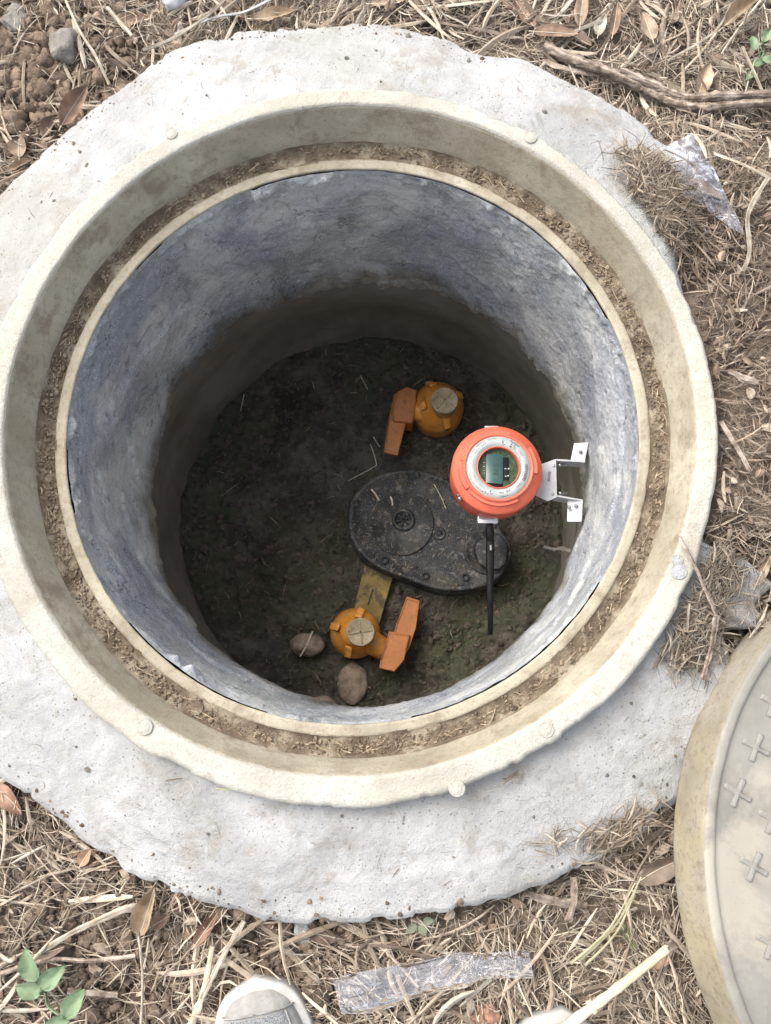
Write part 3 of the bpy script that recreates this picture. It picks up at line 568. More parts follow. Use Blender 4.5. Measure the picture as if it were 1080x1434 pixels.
leaf(985, 268, 60, 26, -25, C2, 'tan leaf under the torn plastic at the right of the apron', .02, .3)
leaf(455, 1310, 50, 24, -10, C3, 'brown leaf just below the cement lump at the bottom of the apron', .012, .3)
leaf(1068, 1420 - 620, 50, 18, 60, C2, 'tan leaf at the right edge below the mulch', .02, .3)
# ------------------------------------------------------------------ stalks and branch
def stalk(name, pts, r0, r1, mat, label, cat, rough=.25, n=26, sq=.7, zl=.014, nside=8, parent=None, group=None):
    Q = []
    for x, y, dz in pts:
        p = at(x, y, -.07); z = float(gh(p[0], p[1]) if off_pad(p[0], p[1]) else zpad(p[0], p[1])) + zl + dz; Q.append(at(x, y, z))
    P = spline(Q, n); c = P[0].copy(); rad = np.linspace(r0, r1, n) * (1 if r0 < .0015 or parent is not None else .68) * (1 + .12 * fbm(np.arange(n) * .5, n * .3, pts[0][0]))
    V, F = tube(P - c, rad, nside, rough, sq)
    g_ = np.random.default_rng(int(abs(pts[0][0]) * 7 + abs(pts[0][1]))); streak = g_.uniform(.40, 1.25, nside); ridge = g_.uniform(.80, 1.16, nside)
    V = V.reshape(n, nside, 3); ctr = V.mean(1, keepdims=True); V = ctr + (V - ctr) * ridge[None, :, None]; V = V.reshape(-1, 3)
    tt = np.clip(streak[None] + .3 * fbm(np.arange(n)[:, None] * .35, np.arange(nside)[None] * .9, pts[0][0]), .35, 1.25).reshape(-1, 1) * np.ones((1, 3))
    mat = {M_cane: M_caneT, M_wood: M_woodT}.get(mat, mat)
    o = obj(name, mesh(name, V, F, mat, nside > 9, tt), parent, tuple(c) if parent is None else tuple(c - np.array(parent.location)))
    if parent is None: tag(o, label, cat, group)
    return o
br = thing('branch', 'long dry forked branch lying across the straw at the upper right', 'branch', tuple(at(760, 60, -.06)))
stalk('stem', [(762, 64, .006), (800, 82, .008), (850, 100, .010), (900, 122, .010), (935, 140, .010), (975, 150, .010), (1030, 146, .012), (1120, 142, .012)], .0078, .0056, M_wood, '', '', .35, 90, .8, .018, 22, br)
stalk('side_shoot', [(870, 98, .010), (920, 120, .016), (960, 136, .018), (1010, 134, .018), (1110, 132, .016)], .0045, .0058, M_wood, '', '', .35, 80, .8, .020, 20, br)
stalk('side_shoot', [(760, 86, .002), (800, 98, .004), (835, 104, .006)], .004, .003, M_wood, '', '', .3, 26, .8, .014, 8, br)
M_canep = material('cut cane', [(.3, (.42, .37, .26)), (.7, (.54, .49, .37))], 30, 5, .5, [(200, .2, .0008)], .35)
cn = thing('cane', 'pale cut cane leaning from the lid towards the bottom edge', 'cane', tuple(at(940, 1325, -.05)))
stalk('shaft', [(938, 1326, .05), (870, 1380, .045), (822, 1416, .04), (720, 1492, .03)],   .0043, .0058, M_canep, '', '', .06, 40, 1, .012, 14, cn)
stalk('node', [(833, 1407, .0412), (827, 1412, .0408)], .0064, .0064, M_canep, '', '', .02, 4, 1, .012, 14, cn)
stalk('tip', [(946, 1321, .0505), (937, 1327, .050)], .0048, .0062, M_wood, '', '', .3, 6, 1, .012, 10, cn)
stalk('twig', [(245, 48, .01), (300, 25, .014), (345, 16, .016), (400, -12, .016)], .0026, .0032, material('grey twig', [(.3, G(.30)), (.7, (.42, .40, .38))], 60, 6, .9, [(200, .4, .001)], .1), 'smooth grey twig crossing the straw at the top edge', 'twig', .15)
stalk('stalk', [(200, 70, .02), (245, 52, .02), (300, 14, .02), (330, -20, .02)], .0045, .003, M_cane, 'bundle like tan stalk above the top left edge of the concrete', 'stalk', .3, sq=.5)
stalk('stalk', [(90, -5, .02), (110, 40, .03), (135, 80, .035), (153, 118, .03)], .0024, .003, M_cane, 'thin bent pale stalk hanging over the brown soil at the upper left', 'stalk', .2, sq=.5)
stalk('stalk', [(150, 10, .02), (185, 50, .02)], .004, .004, M_cane, 'short flat stalk lying on the long reddish leaf', 'stalk', .3, 12, .4)
stalk('stalk', [(45, 1342, .006), (90, 1312, .012), (135, 1290, .016), (178, 1272, .018), (200, 1270, .012)], .0040, .0075, M_cane, 'long pale peeled stalk at the lower left under the apron', 'stalk', .25, sq=.45)
stalk('stalk', [(-15, 1325, .010), (12, 1345, .012), (22, 1340, .014)], .004, .004, M_cane, 'short white curl of stalk at the left edge below the apron', 'stalk', .25, sq=.45)
stalk('stalk', [(-20, 1372, .004), (60, 1345, .008), (130, 1345, .010), (190, 1338, .010)], .0045, .0035, M_wood, 'brown fibrous stalk passing above the green seedling', 'stalk', .35, sq=.45)
stalk('stalk', [(262, 1450, .008), (285, 1390, .012), (298, 1325, .012)], .0065, .0045, M_cane, 'wide upright stalk left of the left shoe', 'stalk', .25, sq=.4)
stalk('stalk', [(283, 1400, .016), (310, 1345, .018), (342, 1290, .018)], .004, .0035, M_cane, 'slanting greenish stalk crossing to the bottom of the concrete', 'stalk', .25, sq=.4)
stalk('stalk', [(198, 1434, .008), (200, 1370, .012), (194, 1305, .012)], .0024, .0016, M_cane, 'thin straight stalk below the curled cream leaf', 'stalk', .2, sq=.6)
stalk('stalk', [(95, 1388, .008), (165, 1393, .010)], .005, .0045, M_wood, 'split brown stalk piece right of the green seedling', 'stalk', .3, sq=.4)
stalk('stalk', [(735, 1250, .012), (775, 1262, .013), (822, 1268, .014)], .006, .006, M_wood, 'dark broad stalk piece just under the lower right edge of the concrete', 'stalk', .35, 16, .4)
stalk('stalk', [(796, 1290, .012), (804, 1262, .016), (803, 1228, .014)], .006, .007, M_wood, 'short upright stalk stub touching the lower right apron edge', 'stalk', .35, 16, .5)
for k, (a0, a1, lab) in enumerate([((812, 1345), (898, 1228), 'upper blade of the greenish grass bundle beside the lid'), ((820, 1352), (893, 1240), 'middle blade of the greenish grass bundle beside the lid'), ((800, 1350), (890, 1236), 'lower blade of the greenish grass bundle beside the lid')]):
    stalk('grass_blade', [(*a0, .02), ((a0[0] + a1[0]) / 2 + 8, (a0[1] + a1[1]) / 2 + 8, .03), (*a1, .028)], .0022, .0012, material('greenish straw', [(.3, (.25, .235, .14)), (.7, (.36, .335, .22))], 60, 5, .7), lab, 'grass blade', .15, 18, .5, group='greenish grass bundle beside the lid')
stalk('stalk', [(952, 752, .016), (972, 790, .018), (1006, 868, .016)], .0028, .0022, M_wood, 'splintered brown stalk right of the ring above the dark gap', 'stalk', .35, sq=.5)
stalk('stalk', [(1004, 862, .012), (998, 900, .008), (984, 952, .003)], .0055, .0035, M_wood, 'broad flat bark strip crossing onto the lower right apron', 'bark strip', .35, sq=.35)
stalk('stalk', [(965, 845, .012), (962, 885, .006)], .0024, .002, M_cane, 'thin white stalk standing over the lower right apron edge', 'stalk', .2, 12, .5)
stalk('stalk', [(1010, 590, .02), (1052, 660, .02)], .004, .003, M_wood, 'straight splinter lying in the mulch right of the ring', 'stalk', .3, 16, .5)
stalk('stalk', [(1020, 520, .02), (1062, 535, .02)], .0045, .004, M_wood, 'flat grey brown splinter in the mulch near the right edge', 'stalk', .3, 16, .4)
stalk('stalk', [(1075, 250, .03), (1048, 300, .035), (1050, 352, .03), (1040, 380, .02)], .004, .003, M_cane, 'pale looping straw blade at the right edge below the branch', 'stalk', .2, sq=.4)
stalk('stalk', [(1000, 215, .02), (1040, 230, .028), (1100, 262, .02)], .004, .003, M_cane, 'wide pale straw blade running to the right edge', 'stalk', .2, sq=.4)
stalk('stalk', [(935, 85, .028), (1000, 45, .030), (1024, 5, .026)], .0026, .002, M_cane, 'thin pale straw crossing below the top right leaf', 'stalk', .2, sq=.5)
stalk('stalk', [(1040, 65, .02), (1068, 128, .02)], .003, .003, M_cane, 'straight pale straw near the right edge above the branch', 'stalk', .2, 14, .5)
stalk('twig', [(805, 178, .0), (835, 183, .0), (862, 186, .0)], .0007, .0005, M_wood, 'hair thin dark twig lying on the upper right concrete', 'twig', .1, 12, 1, .001)
stalk('twig', [(888, 215, .002), (900, 222, .004), (912, 219, .002)], .0012, .0008, M_wood, 'tiny dark forked twig near the torn plastic', 'twig', .1, 12, 1, .003)
stalk('straw_piece', [(303, 1104, .0), (318, 1106, .0), (332, 1106, .0)], .0015, .0010, material('greenish bit', [(0, (.45, .45, .22)), (1, (.52, .5, .3))], 20), 'short yellow green stem bit on the apron under the ring', 'straw piece', .1, 8, .6, .002)
# straw pieces lying down in the well, each one large enough to pick out
for pts, lab in [([(488, 673), (522, 655), (527, 648), (519, 622)], 'bent pale straw lying left of the black casting'), ([(505, 526), (515, 545)], 'straight pale straw high on the mud floor'), ([(523, 612), (532, 626)], 'short straw just left of the upper valve lever'), ([(342, 552), (336, 582)], 'pale straw near the upper left of the mud floor')]:
    Q = spline([at(x, y, -.712) for x, y in pts], 14); V, F = tube(Q - Q[0], .0011, 6, .1); o = obj('straw_piece', mesh('straw_piece', V, F, M_cane), None, tuple(Q[0])); tag(o, lab, 'straw piece', 'straw pieces in the well')
# ------------------------------------------------------------------ seedlings
def seedling(px, py, leaves, label, sc=1.0, mat=M_leafG):
    c = at(px, py, -.085); root = thing('seedling', label, 'seedling', tuple(c))
    for (lx, ly, L, ang, z) in leaves:
        p = at(lx, ly, z) - c; a = math.radians(ang)
        me = leaf_mesh(L * .82e-3, L * .60e-3, .18, -.15, (1, 1, 1), lx * .1); me.materials.clear(); me.materials.append(mat)
        obj('leaf', me, root, tuple(p), (0, 0, a))
        q = p - np.array([math.cos(a), math.sin(a), 0]) * L * .40e-3
        V, F = tube(spline([(0, 0, 0), (q[0] * .4, q[1] * .4, q[2] * .7), tuple(q)], 10), .0009, 6); obj('stem', mesh('stem', V, F, mat), root)
    return root
seedling(64, 1388, [(42, 1352, 44, 115, -.035), (74, 1370, 42, 45, -.03), (40, 1385, 38, 175, -.035), (104, 1406, 44, 55, -.04), (80, 1432, 34, 190, -.045)], 'green seedling with oval leaves in the bottom left corner')
seedling(1066, 70, [(1056, 60, 26, 100, -.05), (1074, 50, 24, 60, -.05), (1060, 88, 26, 200, -.06), (1076, 85, 22, -20, -.055), (1050, 105, 20, 240, -.06)], 'pale green weed in the straw near the top right corner')
seedling(585, 1292, [(575, 1300, 18, 220, -.07), (592, 1302, 18, -60, -.07), (600, 1290, 16, 10, -.07)], 'tiny grey green weed at the bottom edge of the concrete', 1, material('dull green leaf', [(.3, (.13, .15, .10)), (.7, (.19, .21, .15))], 30))
# ------------------------------------------------------------------ plastic film
def film(name, pxgrid, label, zamp, ncross=36, nlong=150, thick=.012, base=.022):
    """pxgrid: list of (left edge point, right edge point) down its length"""
    A = spline([(*a, 0) for a, b in pxgrid], nlong); B = spline([(*b, 0) for a, b in pxgrid], nlong)
    P = []
    for top in (1, 0):
        for i in range(nlong):
            for j in range(ncross):
                f = j / (ncross - 1); x, y = (A[i] * (1 - f) + B[i] * f)[:2]
                p = at(x, y, -.07); z0 = float(gh(p[0], p[1]) if off_pad(p[0], p[1]) else zpad(p[0], p[1]))
                P.append((x, y, z0, f, i / nlong, top))
    P = np.array(P); f = P[:, 3]; t_ = P[:, 4]
    mid = .35 + 1.2 * np.exp(-((t_ - .62) / .16) ** 2)
    cr = (1 - np.abs(fbm(t_ * 22 + 1.5 * fbm(t_ * 5, f * 3, 2), f * 1.5 + t_ * 3, 3 + P[:, 5] * 9, 2))) * zamp * mid + .5 * zamp * (1 - np.abs(fbm(t_ * 6, f * 5, 5, 2)))
    hgt = thick * np.sin(PI * f.clip(.02, .98)) ** .6
    z = P[:, 2] + base + np.where(P[:, 5] > 0, hgt + cr, -.3 * hgt + .2 * cr)
    V = np.array([at(x, y, z_) for x, y, z_ in zip(P[:, 0], P[:, 1], z)]); c = V.mean(0)
    F = grid_faces(nlong, ncross); F = np.concatenate([F, F[:, ::-1] + nlong * ncross])
    o = obj(name, mesh(name, V - c, F, M_film), None, tuple(c)); return tag(o, label, 'plastic film')
film('plastic_sleeve', [((466, 1370), (478, 1420)), ((520, 1358), (530, 1416)), ((590, 1346), (600, 1392)), ((640, 1334), (650, 1384)), ((668, 1335), (675, 1372)), ((705, 1333), (712, 1370)), ((740, 1330), (748, 1370))],
     'clear crumpled plastic sleeve lying in the straw between the two shoes', .0055)
film('plastic_scrap', [((934, 204), (970, 186)), ((938, 226), (988, 210)), ((946, 252), (1004, 244)), ((960, 276), (1018, 276)), ((992, 296), (1032, 302)), ((1028, 322), (1044, 330))], 'torn clear plastic scrap on the right edge of the concrete by the straw', .004, 30, 90, .007, .020)
# ------------------------------------------------------------------ manhole lid
lid = thing('manhole_cover', 'round grey manhole cover with cross studs and yellowed skirt lying at the lower right', 'manhole cover', tuple(at(1394, 1222, -.07)), (0, 0, 0))
LR = .364
nl = 540
def lid_part(name, prof, mat, amp=.0005):
    P = []
    for i in range(len(prof) - 1):
        n = max(2, int(math.dist(prof[i], prof[i + 1]) / .004))
        for q_ in range(n): f_ = q_ / n; P.append((prof[i][0] * (1 - f_) + prof[i + 1][0] * f_, prof[i][1] * (1 - f_) + prof[i + 1][1] * f_))
    P.append(prof[-1]); V, F = lathe(P, nl); n_ = fbm(V[:, 0] * 50, V[:, 1] * 50, V[:, 2] * 50); rr_ = np.hypot(V[:, 0], V[:, 1]); rr_ = np.where(rr_ < 1e-6, 1, rr_)
    V[:, 0] += V[:, 0] / rr_ * n_ * amp; V[:, 1] += V[:, 1] / rr_ * n_ * amp; V[:, 2] += n_ * amp * .5
    return obj(name, mesh(name, V, F, mat), lid)
lid_part('skirt', [(LR - .03, 0), (LR, 0), (LR + .001, .004), (LR - .004, .060), (LR - .005, .064)], M_lidside)
lid_part('rim', [(LR - .005, .0638), (LR - .0065, .0665), (LR - .009, .0672), (LR - .0150, .0672), (LR - .0165, .0645)], M_lidtop)
lid_part('top_plate', [(LR - .0160, .0648), (LR - .019, .0640), (.0005, .0640)], M_lidtop)
def cross_mesh():
    pts = []
    a, b = .0155, .0028
    for k in range(4):
        for (x, y) in ((a, -b), (a, b), (b, b)):
            c_, s_ = math.cos(k * PI / 2), math.sin(k * PI / 2); pts.append((x * c_ - y * s_, x * s_ + y * c_))
    V, F = poly_prism(pts, -.001, .0030, .0022); return mesh('cross_stud', V, F, M_stud)
cmesh = cross_mesh(); first = True
for i in range(-14, 15):
    for j in range(-14, 15):
        # the studs stand in a skewed lattice
        x, y = .031 + i * .034 + j * .009, .016 - i * .026 - j * .071
        if math.hypot(x, y) < LR - .031:
            obj('cross_stud', cmesh, lid, (x, y, .0636), (0, 0, math.radians(-28) + random.uniform(-.05, .05)))
lid.rotation_euler = (math.radians(-5), math.radians(6), 0)
# ------------------------------------------------------------------ shoes
def shoe(px, py, ang, label, z=-.088):
    p = at(px, py, z); root = thing('shoe', label, 'shoe', tuple(p), (0, 0, math.radians(ang)), 'grey trainers on the straw')
    # toe points +y, origin under the toe tip
    st = np.array([(-.002, .012, .008), (-.010, .028, .022), (-.025, .039, .034), (-.05, .047, .044), (-.08, .050, .053), (-.11, .048, .066), (-.15, .041, .080), (-.19, .037, .092), (-.23, .036, .098), (-.262, .031, .096), (-.275, .018, .085)])
    def shell(k0, k1, grow, zb, name, mat, top=1.0, arc=(0, PI), nn=28):
        S_ = st[k0:k1]; S2 = spline(S_, 30); V = []
        for y, w_, h in S2:
            for a in np.linspace(arc[0], arc[1], nn):
                cx_, sy_ = math.cos(a), math.sin(a)
                V.append(((w_ + grow) * abs(cx_) ** .75 * np.sign(cx_), y, zb + (h + grow) * sy_ ** .72 * top if sy_ > 0 else zb))
        V = np.array(V); V = V + .0008 * fbm(V[:, :1] * 60, V[:, 1:2] * 60, V[:, 2:] * 60)
        return obj(name, mesh(name, V, grid_faces(30, nn), mat), root)
    shell(0, 11, 0, .012, 'upper', M_suede)
    shell(2, 7, .0010, .012, 'mesh_panel', M_mesh, 1, (PI * .24, PI * .70))
    for a_, k0 in ((PI * .24, 2), (PI * .70, 2)):
        sp = spline(st[k0:8], 24); V, F = tube(np.array([((w_ + .0016) * abs(math.cos(a_)) ** .75 * np.sign(math.cos(a_)), y, .012 + (h + .0016) * math.sin(a_) ** .72) for y, w_, h in sp]), .0012, 6); obj('seam', mesh('seam', V, F, M_suede), root)
    y, w_, h = st[2]; V, F = tube(np.array([((w_ + .0016) * abs(math.cos(a_)) ** .75 * np.sign(math.cos(a_)), y + .004 * math.sin(a_), .012 + (h + .0016) * math.sin(a_) ** .72) for a_ in np.linspace(PI * .1, PI * .9, 30)]), .0011, 6); obj('seam', mesh('seam', V, F, M_suede), root)
    # sole
    ol = [(w_ + .0075, y + .004) for y, w_, h in spline(st, 40)] ; ol = [(.0, .0095)] + ol + [(0, -.281)] + [(-x, y) for x, y in ol[::-1]]
    ol = [(x * 1.0, y) for x, y in ol][::-1]
    V, F = poly_prism(ol, 0, .026, .003); obj('sole', mesh('sole', V, F, M_rubber), root)
    for i in range(5):
        y = -.085 - i * .018; h = .012 + np.interp(-y, -st[:, 0], st[:, 2]) + .002
        V, F = tube(spline([(-.024, y, h - .012), (-.012, y + .002, h - .001), (0, y + .003, h + .001), (.012, y + .002, h - .001), (.024, y, h - .012)], 14), .0022, 6, 0, .5); obj('lace', mesh('lace', V, F, M_rubber), root)
    V, F = lathe([(.030, 0), (.033, .006), (.031, .012), (.027, .006), (.026, -.01)], 30); V[:, 1] *= 1.5; obj('collar', mesh('collar', V, F, M_suede), root, (0, -.215, .098))
    return root
shoe(362, 1370, 12, 'left grey suede trainer of the pair, with mesh panel, at the bottom edge')
shoe(782, 1414, -6, 'right grey trainer of the pair, only its toe tip showing beside the pale cane')
# ------------------------------------------------------------------ gas detector on the wall
def place_text(body, size, mat, parent, loc, rot, depth=.0002, name='lettering'):
    cu = bpy.data.curves.new(name, 'FONT'); cu.body = body; cu.size = size; cu.extrude = depth; cu.align_x = 'CENTER'; cu.align_y = 'CENTER'
    tmp = bpy.data.objects.new('tmp', cu); COL.objects.link(tmp); bpy.context.view_layer.update()
    me = bpy.data.meshes.new_from_object(tmp.evaluated_get(bpy.context.evaluated_depsgraph_get())); bpy.data.objects.remove(tmp); me.materials.clear(); me.materials.append(mat)
    return obj(name, me, parent, loc, rot)
DZ = -.250
dc = at(698, 655, DZ); DR = 65.5 * (CAM[2] - DZ) / FPX / math.cos(.13)
tilt = (math.radians(-2), math.radians(3), 0)
det = thing('gas_detector', 'orange red round gas detector with small screen, fixed to the right wall of the well', 'gas detector', (dc[0], dc[1], DZ), tilt)
u = DR / 65.5 * 1.0        # one survey pixel on the face
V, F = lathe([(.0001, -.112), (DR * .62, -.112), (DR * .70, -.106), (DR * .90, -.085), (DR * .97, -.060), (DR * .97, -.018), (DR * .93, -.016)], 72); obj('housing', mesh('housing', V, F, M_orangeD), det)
V, F = lathe([(DR * .95, -.020), (DR * .995, -.019), (DR, -.016), (DR * .995, -.0125), (DR * .97, -.010), (DR * .80, -.003), (DR * .775, -.0015), (DR * .765, .0025), (DR * .755, .0035), (DR * .73, .0037), (DR * .715, .0030), (DR * .70, .0012), (DR * .69, .0008)], 96); obj('screw_cover', mesh('screw_cover', V, F, M_orangeR), det)
V, F = lathe([(DR * .70, .0006), (DR * .70, .0014), (DR * .46, .0014), (DR * .46, .0006)], 80); obj('nameplate', mesh('nameplate', V, F, M_plate), det)
V, F = lathe([(DR * .475, .0010), (DR * .47, .0030), (DR * .455, .0038), (DR * .450, .0034), (DR * .443, .0010), (DR * .44, -.006)], 80); obj('window_bezel', mesh('window_bezel', V, F, M_orangeR), det)
V, F = lathe([(.0001, -.0062), (DR * .442, -.0062)], 48); pc = obj('circuit_board', mesh('circuit_board', V, F[:, ::-1], M_pcb), det)
V, F = box(-14 * u, 10 * u, -21 * u, 22.5 * u, -.0058, -.0030, .0005); obj('display', mesh('display', V, F, M_lcd), det, (-3 * u, -1.5 * u, 0), (0, 0, math.radians(-3)))
V, F = box(9.8 * u, 18 * u, -17 * u, 17 * u, -.0060, -.0052, .0003); obj('indicator_panel', mesh('indicator_panel', V, F, M_blackpl), det, (-2 * u, 0, 0))
V, F = box(-15 * u, 11 * u, -25 * u, -19.5 * u, -.0060, -.0050, .0003); obj('display_edge', mesh('display_edge', V, F, M_blackpl), det, (-3 * u, -1.5 * u, 0), (0, 0, math.radians(-3)))
place_text('DN', 10.5 * u, M_seg, det, (-3.5 * u, -2 * u, -.0029), (0, 0, -PI / 2 - .05), .0001, 'display_digits')
for (x, y) in ((20, -1.5), (19, -12)):
    V, F = lathe([(.0011, 0), (.0011, .0008), (.0001, .0011)], 12); obj('indicator_light', mesh('indicator_light', V, F, M_led), det, ((x - 4.5) * u, y * u + 1.5 * u, -.0052))
for y in (1, -4.5, -11, -14.5):
    V, F = box(-.0007, .0007, -.0004, .0004, 0, .0003, .0001); obj('solder_mark', mesh('solder_mark', V, F, M_led), det, (-19.5 * u, (y + 8) * u, -.0060))
for y, s_ in ((0, .0016), (-11, .0016)):
    V, F = box(-s_, s_, -.0007, .0007, 0, .0003, .0001); obj('indicator_caption', mesh('indicator_caption', V, F, M_plate), det, (11.2 * u, y * u, -.0051), (0, 0, -.05))
V, F = lathe([(.0001, .0009), (DR * .43, .0009)], 48); obj('window_glass', mesh('window_glass', V, F[:, ::-1], M_glass), det)
# lettering following the nameplate
def arc_text(s_, r, a0, a1, size, mat, flip=False):
    n_ = len(s_)
    for k, ch in enumerate(s_):
        if ch == ' ': continue
        a = math.radians(a0 + (a1 - a0) * (k + .5) / n_)
        place_text(ch, size, mat, det, (r * math.cos(a), r * math.sin(a), .0015), (0, 0, a + (PI / 2 if flip else -PI / 2)), .00006)
arc_text('可燃气体探测器', DR * .60, 8, -28, 5.6 * u, M_ink)
arc_text('(CH4)', DR * .58, -32, -50, 5.0 * u, M_ink)
def marks(r, a0, a1, n_, h, wd, mat):
    V_, F_ = [], []
    rr2 = random.Random(int(r * 1e5 + a0))
    for k in range(n_):
        if rr2.random() < .14: continue
        a = math.radians(a0 + (a1 - a0) * (k + .5) / n_); c_, s_ = math.cos(a), math.sin(a)
        for q_ in range(3):       # strokes of one tiny character
            ox, oy = rr2.uniform(-.5, .5) * h, rr2.uniform(-.5, .5) * wd; sx_, sy_ = (h * .45, wd * .08) if rr2.random() < .5 else (h * .08, wd * .40)
            b_ = len(V_)
            for (i_, j_) in ((-1, -1), (1, -1), (1, 1), (-1, 1)):
                x_, y_ = r + ox * .6 + i_ * sx_, oy * .6 + j_ * sy_; V_.append((x_ * c_ - y_ * s_, x_ * s_ + y_ * c_, .00152))
            F_.append((b_, b_ + 1, b_ + 2, b_ + 3))
    o = obj('fine_print', mesh('fine_print', V_, F_, mat, False), det)
hh = 2.6 * u
marks(DR * .655, 92, 150, 22, hh, hh * .9, M_greyink); marks(DR * .60, 112, 150, 13, hh, hh * .9, M_greyink); marks(DR * .535, 108, 148, 11, hh, hh * .9, M_greyink)
marks(DR * .66, 45, 66, 7, hh * 1.2, hh, M_ink); marks(DR * .61, 52, 62, 3, hh * 1.4, hh, M_ink); marks(DR * .55, 46, 66, 6, hh * 1.4, hh, M_ink); marks(DR * .59, 24, 44, 7, hh, hh, M_greyink); marks(DR * .52, 18, 44, 7, hh, hh, M_greyink)
marks(DR * .56, 196, 238, 11, hh, hh * .9, M_greyink); marks(DR * .65, 190, 232, 11, hh, hh * .9, M_greyink); marks(DR * .64, 234, 250, 3, hh * 1.1, hh, M_ink)
marks(DR * .56, 270, 296, 7, hh * 1.2, hh, M_ink); marks(DR * .65, 270, 288, 5, hh * 1.2, hh, M_ink)
V, F = tube(np.array([(DR * .60 + .0030 * math.cos(a) , .0054 * math.sin(a), .0016) for a in np.linspace(.2, 5.6, 26)]), .00022, 4); o = obj('maker_emblem', mesh('maker_emblem', V, F, M_greyink), det, (0, 0, 0), (0, 0, math.radians(172)))
for a in (78, 252):
    a = math.radians(a); sc_ = obj('plate_screw', mesh('plate_screw', *lathe([(.0030, 0), (.0030, .0010), (.0024, .0016), (.0020, .0010), (.0001, .0010)], 20), M_steel), det, (DR * .575 * math.cos(a), DR * .575 * math.sin(a), .0014))
    V, F = box(-.0003, .0003, -.0018, .0018, 0, .0003, .0001); obj('screw_slot', mesh('screw_slot', V, F, M_ink), sc_, (0, 0, .0012), (0, 0, a))
# raised arc lugs and index notches on the cover
def arc_block(r0, r1, a0, a1, z0, z1, name, mat, n_=16):
    aa = np.radians(np.linspace(a0, a1, n_)); pts = [(r1 * math.cos(a), r1 * math.sin(a)) for a in aa] + [(r0 * math.cos(a), r0 * math.sin(a)) for a in aa[::-1]]
    n2 = len(pts); V = [(x, y, z0) for x, y in pts] + [(x, y, z1) for x, y in pts]
    V[n2:] = [(x * (1 - .012 * (1 if i < n_ else -1)), y * (1 - .012 * (1 if i < n_ else -1)), z1) for i, (x, y) in enumerate(pts)]
    F = []
    for i in range(n2): j = (i + 1) % n2; F.append((i, j, n2 + j, n2 + i))
    for i in range(n_ - 1): F.append((n2 + i, n2 + i + 1, n2 + n2 - 2 - i, n2 + n2 - 1 - i))
    return obj(name, mesh(name, V, F, mat, False), det)
arc_block(DR * .74, DR * .87, 182, 214, -.010, -.0002, 'cover_lug', M_orangeR); arc_block(DR * .74, DR * .86, -8, 34, -.010, .0004, 'cover_lug', M_orangeR); arc_block(DR * .74, DR * .85, 222, 300, -.010, -.0006, 'cover_lug', M_orangeR); arc_block(DR * .74, DR * .85, 70, 168, -.010, -.0010, 'cover_lug', M_orangeR)
for a in (128, 207, 289, 38):
    a = math.radians(a); V, F = box(DR * .76, DR * .985, -.00035, .00035, 0, .0006, .0001)
    o = obj('index_line', mesh('index_line', V, F, M_orangeD), det, (0, 0, -.0036), (0, math.atan2(.012, DR * .2) * .62, a))
    o.location = (0, 0, .0)
    o.rotation_euler = (0, 0, a); o.location.z = 0
    me = o.data
    for v_ in me.vertices: rr_ = v_.co.x / DR; v_.co.z += np.interp(rr_, [.76, .80, .97, .99], [-.0012, -.0030, -.0100, -.0125]) 
# left grub screw, earth tab at the top, small nuts
V, F = lathe([(.0026, 0), (.0026, .006), (.0018, .007), (.0001, .007)], 14); obj('grub_screw', mesh('grub_screw', V, F, M_steel), det, (-DR * .80, -DR * .60, -.030))
V, F = lathe([(.0020, 0), (.0020, .006), (.0001, .007)], 14); obj('grub_screw', mesh('grub_screw', V, F, M_steel), det, (-DR * .84, -DR * .53, -.028))
V, F = box(-.010, .010, -.003, .003, 0, .004, .0005); obj('earth_tab', mesh('earth_tab', V, F, M_whiteP), det, (-.006, DR * .975, -.019))
# antenna: silver gland, black ferrule, hinge, whip
V, F = box(-.0150, .0150, -.006, .006, -.010, .006, .001); obj('antenna_block', mesh('antenna_block', V, F, M_steel), det, (-10 * u, -DR * 1.005, -.050))
ax0 = np.array([-7 * u, -DR * 1.04, -.048])
ant = obj('antenna', mesh('antenna', *tube([(0, -.022, 0), (0, -.035, 0), (-.0005, -.060, -.001), (-.001, -.100, -.002), (-.002, -.165, -.003)], [.0056, .0064, .0062, .0050, .0034], 14, 0, .8), M_blackpl), det, tuple(ax0))
obj('ferrule', mesh('ferrule', *tube([(0, -.004, 0), (0, -.008, 0), (0, -.009, 0), (0, -.020, 0), (0, -.021, 0), (0, -.030, 0)], [.0052, .0052, .0060, .0064, .0058, .0058], 16), M_blackpl), ant)
obj('connector', mesh('connector', *tube([(0, .006, 0), (0, -.001, 0), (0, -.0045, 0)], [.0034, .0040, .0034], 12), M_steel), ant)
V, F = box(-.0014, .0014, -.004, .004, 0, .0012, .0003); obj('hinge_slot', mesh('hinge_slot', V, F, M_greyink), ant, (0, -.040, .0048))
